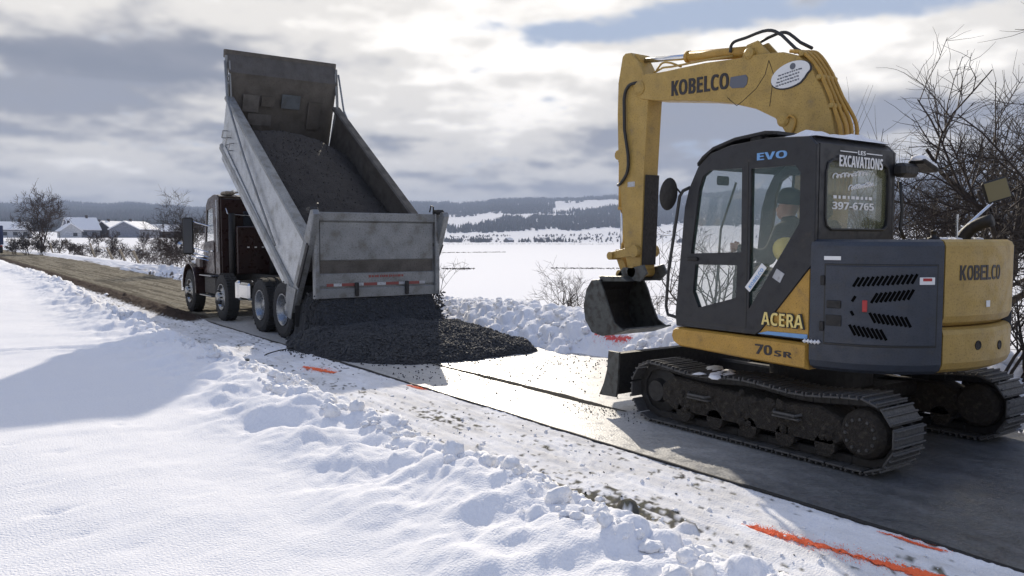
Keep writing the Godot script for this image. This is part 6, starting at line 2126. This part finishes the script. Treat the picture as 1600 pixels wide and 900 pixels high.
func make_background() -> void:
	var at := [[], []]; var cs := [[], []]
	var nf := FastNoiseLite.new(); nf.seed = 77; nf.frequency = 0.006; nf.fractal_octaves = 3
	for k in 90000:
		var az := rng.randf_range(-14.0, 84.0)
		var r := sqrt(rng.randf_range(900.0 * 900.0, 3650.0 * 3650.0))
		var x := r * sin(deg_to_rad(az)); var z := -r * cos(deg_to_rad(az))
		if not wooded(az, r, nf.get_noise_2d(x, z)): continue
		var s := rng.randf_range(9.0, 16.0)
		var kind := 0 if rng.randf() < 0.6 else 1
		var w := s * rng.randf_range(0.75, 1.05)
		at[kind].append(Transform3D(Basis(Vector3.UP, rng.randf() * TAU).scaled(Vector3(w, s, w)), Vector3(x, far_height(x, z) - 1.0, z)))
		var f := rng.randf_range(0.7, 1.25)
		cs[kind].append(Color(0.024, 0.032, 0.030) * f if kind == 0 else Color(0.060, 0.050, 0.052) * f)
	multi("conifer_wood", fir(5), at[0], cs[0], M.forest, "dark conifer forest covering the distant hills", "forest")
	multi("leafless_wood", leafless(6), at[1], cs[1], M.forest, "grey brown leafless woodland mixed through the distant hills", "forest")
	# hedgerows, clumps round the farms and weedy strips on the plain
	at = [[], []]; cs = [[], []]
	var rows := [[1075, 1395, 1.0, 700, 960, 0], [880, 1420, 1.0, 900, 1050, 1], [700, 1330, 1.0, 690, 1060, 0], [700, 1480, 0.8, 690, 800, 1], [820, 1345, 1.4, 815, 890, 0], [745, 1345, 1.4, 735, 765, 0], [705, 1345, 1.3, 695, 722, 0], [850, 1500, 1.0, 840, 1000, 1], [1000, 1600, 1.2, 930, 1600, 0], [1200, 1400, 1.2, 1100, 1600, 1], [1300, 1750, 1.2, 1020, 1600, 0]]
	for q in rows:
		for k in 75:
			var px := lerpf(q[3], q[4], rng.randf())
			var r: float = q[1] + rng.randfn(0.0, 22.0) + (px - q[3]) * 0.35 * (1.0 if q[5] == 1 else 0.0)
			if rng.randf() < (0.25 if px < 1000.0 else 0.6): continue
			var p := spot(px, r)
			var s: float = rng.randf_range(2.5, 6.5) * q[2]
			var kind := 1 if rng.randf() < 0.65 else 0
			at[kind].append(Transform3D(Basis(Vector3.UP, rng.randf() * TAU).scaled(Vector3(s * 1.1, s, s * 1.1)), p))
			var f := rng.randf_range(0.8, 1.3)
			cs[kind].append(Color(0.028, 0.035, 0.03) * f if kind == 0 else Color(0.065, 0.05, 0.048) * f)
	for q in [[690, 742, 146, 240], [1000, 870, 152, 120], [680, 790, 330, 300], [690, 960, 900, 500], [860, 960, 152, 200]]:
		for k in q[3]:
			var px := lerpf(q[0], q[1], rng.randf())
			var p := spot(px, q[2] + rng.randfn(0.0, q[2] * 0.012))
			var s: float = rng.randf_range(0.06, 0.26) * (1.0 if q[2] < 200 else (1.6 if q[2] < 500 else 3.0))
			at[1].append(Transform3D(Basis(Vector3.UP, rng.randf() * TAU).scaled(Vector3(s * 1.6, s, s * 1.6)), p))
			cs[1].append(Color(0.10, 0.08, 0.06))
	multi("hedgerow_conifers", fir(9), at[0], cs[0], M.forest, "small dark evergreens along far hedgerows below the hills", "trees")
	multi("hedgerow_brush", leafless(10), at[1], cs[1], M.forest, "thin brown hedgerows and weedy strips across the snowy plain", "brush")
	# farmsteads under the hills
	var farms := [[795, 1335, 0.4, "far pale farmhouse with broad snowy roof at the foot of the hills"], [683, 1320, 1.2, "far small house beside the upper right corner of the tailgate"], [1062, 1300, 0.8, "far farm building seen just left of the cab's grab rail"], [905, 1900, 0.3, "tiny house on the snowy slope above the bare roadside bush"]]
	for q in farms:
		var p := spot(q[0], q[1])
		house(p, q[2], 17.0, 10.0, 4.0, 3.6, M.siding_dark, q[3], false)
	# houses across the fields on the left
	house(spot(22, 300), 0.1, 9.0, 9.0, 3.0, 2.2, M.siding_white, "pale house with snowy roof left of the leafy roadside tree")
	house(spot(128, 300), 0.18, 9.0, 8.5, 3.2, 3.6, M.siding_grey, "grey house with steep snowy roof just right of the leafy tree")
	house(spot(110, 291), 1.7, 4.0, 6.0, 2.6, 2.2, M.siding_white, "small snowy-roofed annex in front of the steep-roofed grey house")
	house(spot(163, 318), -2.3, 11.0, 6.4, 3.4, 2.4, M.siding_dark, "dark narrow gabled house, left of the neighbouring dark pair")
	house(spot(178, 306), -2.3, 12.0, 6.4, 3.4, 2.4, M.siding_dark, "dark narrow gabled house next to the grey gable")
	house(spot(212, 296), -2.25, 13.0, 10.0, 3.2, 2.4, M.siding_grey, "long grey house with wide gable facing the road")
	house(spot(262, 330), 0.25, 17.0, 8.0, 3.0, 2.2, M.siding_dark, "long low dark house behind the bare tree by the truck mirror")
	# a lorry far down the road
	var v := thing("parked_lorry", "dark blue lorry far down the road at the left picture edge", "truck", Vector3(5.35, 0.0, -128.0))
	var b := MB.new()
	b.box(Vector3(0, 2.35, 2.0), Vector3(2.5, 2.5, 5.0), 0.06)
	obj("body", b, M.blue_paint, v)
	b = MB.new()
	b.box(Vector3(0, 1.9, -2.0), Vector3(2.4, 2.2, 2.2), 0.15)
	obj("cab", b, M.blue_paint, v)
	b = MB.new()
	b.box(Vector3(0, 0.85, 0.5), Vector3(1.2, 0.3, 7.0), 0.03)
	obj("frame", b, M.black_steel, v)
	for z in [3.2, 1.9, -2.4]:
		for s in [-1.0, 1.0]:
			b = MB.new()
			b.lathe([[0.0, 0.0], [0.28, 0.0], [0.48, 0.0], [0.52, -0.05], [0.52, -0.25], [0.48, -0.3], [0.0, -0.3]], Vector3(s * 1.2, 0.52, z), Vector3(s, 0, 0), 20)
			obj("wheel", b, M.rubber, v)
	for s in [-1.0, 1.0]:
		b = MB.new()
		b.box(Vector3(s * 1.0, 0.95, 4.53), Vector3(0.3, 0.14, 0.06), 0.01)
		obj("tail_light", b, M.red_print, v)

# ---------------------------------------------------------------- plants
var twig_min := 0.0022
func limb(trunk: MB, twig: MB, p: Vector3, d: Vector3, L: float, r: float, lev: int, top: int, gnarl: float, lift: float, kids: int, leaf) -> void:
	var n := 5 if lev == 0 else (4 if lev < 3 else 3)
	var pts := [p]; var rad := [r]
	var q := p; var e := d
	for i in n:
		e = (e + Vector3(rng.randfn(0, gnarl), rng.randfn(0, gnarl * 0.7) + lift * 0.25, rng.randfn(0, gnarl))).normalized()
		q += e * (L / n)
		pts.append(q); rad.append(r * lerpf(1.0, 0.42, (i + 1.0) / n))
	(trunk if lev <= 1 else twig).tube(pts, rad, 7 if lev == 0 else (5 if lev == 1 else 3), lev <= 1)
	if leaf != null and lev >= top - 1:
		for k in 2:
			if rng.randf() < leaf[1]:
				var o: Vector3 = pts[rng.randi_range(1, n)]
				var a := Vector3(rng.randfn(), rng.randfn(), rng.randfn()).normalized(); var c := a.cross(Vector3(rng.randfn(), rng.randfn(), rng.randfn())).normalized()
				leaf[0].quad(o, o + (a + c) * leaf[2], o + a * leaf[2] * 2.0, o + (a - c) * leaf[2])
	if lev >= top: return
	for k in kids:
		var t := rng.randf_range(0.25 if lev > 0 else 0.3, 1.0)
		var i := mini(int(t * n), n - 1)
		var o: Vector3 = pts[i].lerp(pts[i + 1], t * n - i)
		var ax: Vector3 = (pts[i + 1] - pts[i]).normalized()
		var sd := ax.cross(Vector3(rng.randfn(), rng.randfn(), rng.randfn())).normalized()
		var dd := (ax * rng.randf_range(0.35, 0.9) + sd * rng.randf_range(0.5, 1.0) + Vector3(0, lift * 0.4, 0)).normalized()
		limb(trunk, twig, o, dd, L * rng.randf_range(0.42, 0.72), maxf(r * lerpf(0.62, 0.36, t), twig_min), lev + 1, top, gnarl, lift, kids, leaf)

func tree(called: String, label: String, at: Vector3, h: float, stems: int, top: int, kids: int, gnarl: float, lift: float, spread: float, thick: float, m: Material, group := "", leafy := 0.0, cat := "tree") -> void:
	var t := thing(called, label, cat, at - Vector3(0, 0.06, 0), group)
	var a := MB.new(); var b := MB.new(); var l := MB.new()
	twig_min = maxf(0.0034, at.length() * 0.00016)
	for k in stems:
		var d := Vector3(rng.randfn(0, spread), 1.0, rng.randfn(0, spread)).normalized()
		var hh := h * rng.randf_range(0.75, 1.0)
		limb(a, b, Vector3(rng.randfn(0, 0.06 * stems * 0.3), 0, rng.randfn(0, 0.06 * stems * 0.3)), d, hh * 0.62, thick, 0, top, gnarl, lift, kids, [l, leafy, 0.045] if leafy > 0.0 else null)
	# fit the grown shape to its height
	var hi := 0.01
	for q in b.v: hi = maxf(hi, q.y)
	var f := h / hi
	for w in [a, b, l]:
		for i in w.v.size(): w.v[i] *= f
	obj("trunk", a, M.bark if m != M.red_twig else m, t, true)
	obj("crown", b, m, t, true)
	if l.v.size(): obj("dry_leaves", l, M.dry_leaf, t)

func make_plants() -> void:
	rng.seed = 99
	# orchard trees behind the machine on the right
	tree("bare_tree", "large tangled bare tree rising at the right picture edge behind the excavator", spot(1590, 12.5), 5.1, 2, 4, 6, 0.22, 0.12, 0.30, 0.10, M.twig, "bare trees behind the excavator")
	tree("bare_tree", "tangled bare tree behind the excavator's exhaust and rear mirror", spot(1510, 15.0), 5.0, 2, 4, 6, 0.22, 0.12, 0.34, 0.08, M.twig, "bare trees behind the excavator")
	tree("bare_tree", "bare tree behind the cab's snow-topped work lamp", spot(1440, 18.0), 5.2, 2, 4, 6, 0.20, 0.14, 0.36, 0.075, M.twig, "bare trees behind the excavator")
	tree("bare_tree", "slender bare tree with upright twigs above the cab roof beside the boom", spot(1356, 19.0), 5.9, 6, 2, 5, 0.07, 0.55, 0.10, 0.035, M.twig, "bare trees behind the excavator")
	tree("bare_bush", "low bare brush under the excavator's counterweight at the right edge", spot(1590, 9.5), 1.5, 6, 3, 4, 0.18, 0.15, 0.45, 0.018, M.twig, "", 0.0, "bush")
	tree("bare_bush", "bare twiggy bush on the snow bank left of the bucket", spot(885, 17.0), 1.6, 7, 3, 4, 0.10, 0.22, 0.34, 0.016, M.twig, "", 0.0, "bush")
	tree("bare_bush", "sparse twigs standing behind the snow bank between bucket and cab", spot(1010, 15.0), 1.4, 5, 3, 3, 0.10, 0.2, 0.4, 0.012, M.twig, "", 0.0, "bush")
	tree("bare_bush", "bare bush on the far bank seen through the cab's lower door window", spot(1125, 13.5), 2.2, 5, 3, 4, 0.14, 0.15, 0.4, 0.02, M.twig, "", 0.0, "bush")
	tree("bare_bush", "few thin twigs beside the right edge of the tailgate", spot(678, 18.0), 1.5, 4, 3, 3, 0.12, 0.1, 0.5, 0.009, M.twig, "", 0.0, "bush")
	# along the road on the left
	tree("roadside_tree", "tree with a few withered leaves standing over brush at the far left", spot(66, 112.0), 8.9, 3, 4, 5, 0.12, 0.30, 0.15, 0.10, M.red_twig, "", 0.4)
	tree("roadside_tree", "bare tree behind the truck's black mirror", spot(296, 46.0), 4.9, 3, 4, 6, 0.15, 0.2, 0.26, 0.05, M.twig)
	tree("roadside_tree", "short bare bushy tree left of the truck mirror", spot(262, 52.0), 3.2, 4, 4, 5, 0.15, 0.2, 0.34, 0.035, M.red_twig)
	for q in [[42, 108, 3.0], [92, 112, 3.0], [68, 104, 2.4], [110, 118, 2.4], [24, 112, 2.4]]:
		tree("thicket_bush", "dense reddish leafless bush at the foot of the far left tree", spot(q[0], q[1]), q[2], 9, 3, 4, 0.16, 0.2, 0.4, 0.025, M.red_twig, "thicket under the far left tree", 0.5, "bush")
	for q in [[128, 100, 2.0], [150, 95, 2.4], [172, 92, 2.6], [192, 90, 2.2], [212, 78, 2.4], [232, 72, 2.4], [250, 66, 2.6], [272, 58, 2.6], [285, 50, 2.4], [180, 150, 3.5], [225, 150, 3.5], [250, 140, 3.0], [155, 160, 3.0]]:
		tree("roadside_shrub", "reddish leafless shrub in the snowy strip beyond the far road bank", spot(q[0], q[1]), q[2], 7, 3, 4, 0.16, 0.2, 0.42, 0.02, M.red_twig, "shrubs beyond the far road bank", 0.0, "shrub")
	# leaning posts
	var px := [[150, 407, -0.42, 1.5], [178, 411, -0.62, 1.25], [199, 414, -0.58, 1.3], [221, 416, -0.55, 1.4], [72, 396, -0.35, 1.5], [84, 395, -0.30, 1.5]]
	var nm := ["slim leaning fence post, third from the left", "leaning fence post at the middle of the row", "thick leaning fence post beside the red paint spot", "thick leaning fence post nearest the dump truck", "thin leaning post farthest left, under the leafy tree", "thin leaning post second from the left, under the leafy tree"]
	for k in 6:
		var az := deg_to_rad(px_az(px[k][0]))
		var xx := 10.6
		var z := -xx / tan(az)
		var b := MB.new()
		var o := Vector3(xx, gh(xx, z) - 0.2, z)
		var lean := Vector3(px[k][2] * 0.75, 1.0, px[k][2] * -0.35).normalized()
		b.tube([Vector3.ZERO, lean * px[k][3] * 0.6, lean * px[k][3]], [0.085, 0.08, 0.075], 9)
		var p := thing("fence_post", nm[k], "post", o, "leaning fence posts")
		obj("stake", b, M.post_wood, p)
		b = MB.new()
		b.lathe([[0.0, -0.01], [0.08, 0.0], [0.06, 0.03], [0.0, 0.05]], lean * px[k][3], lean, 9)
		obj("snow", b, M.snow_cap, p, true)
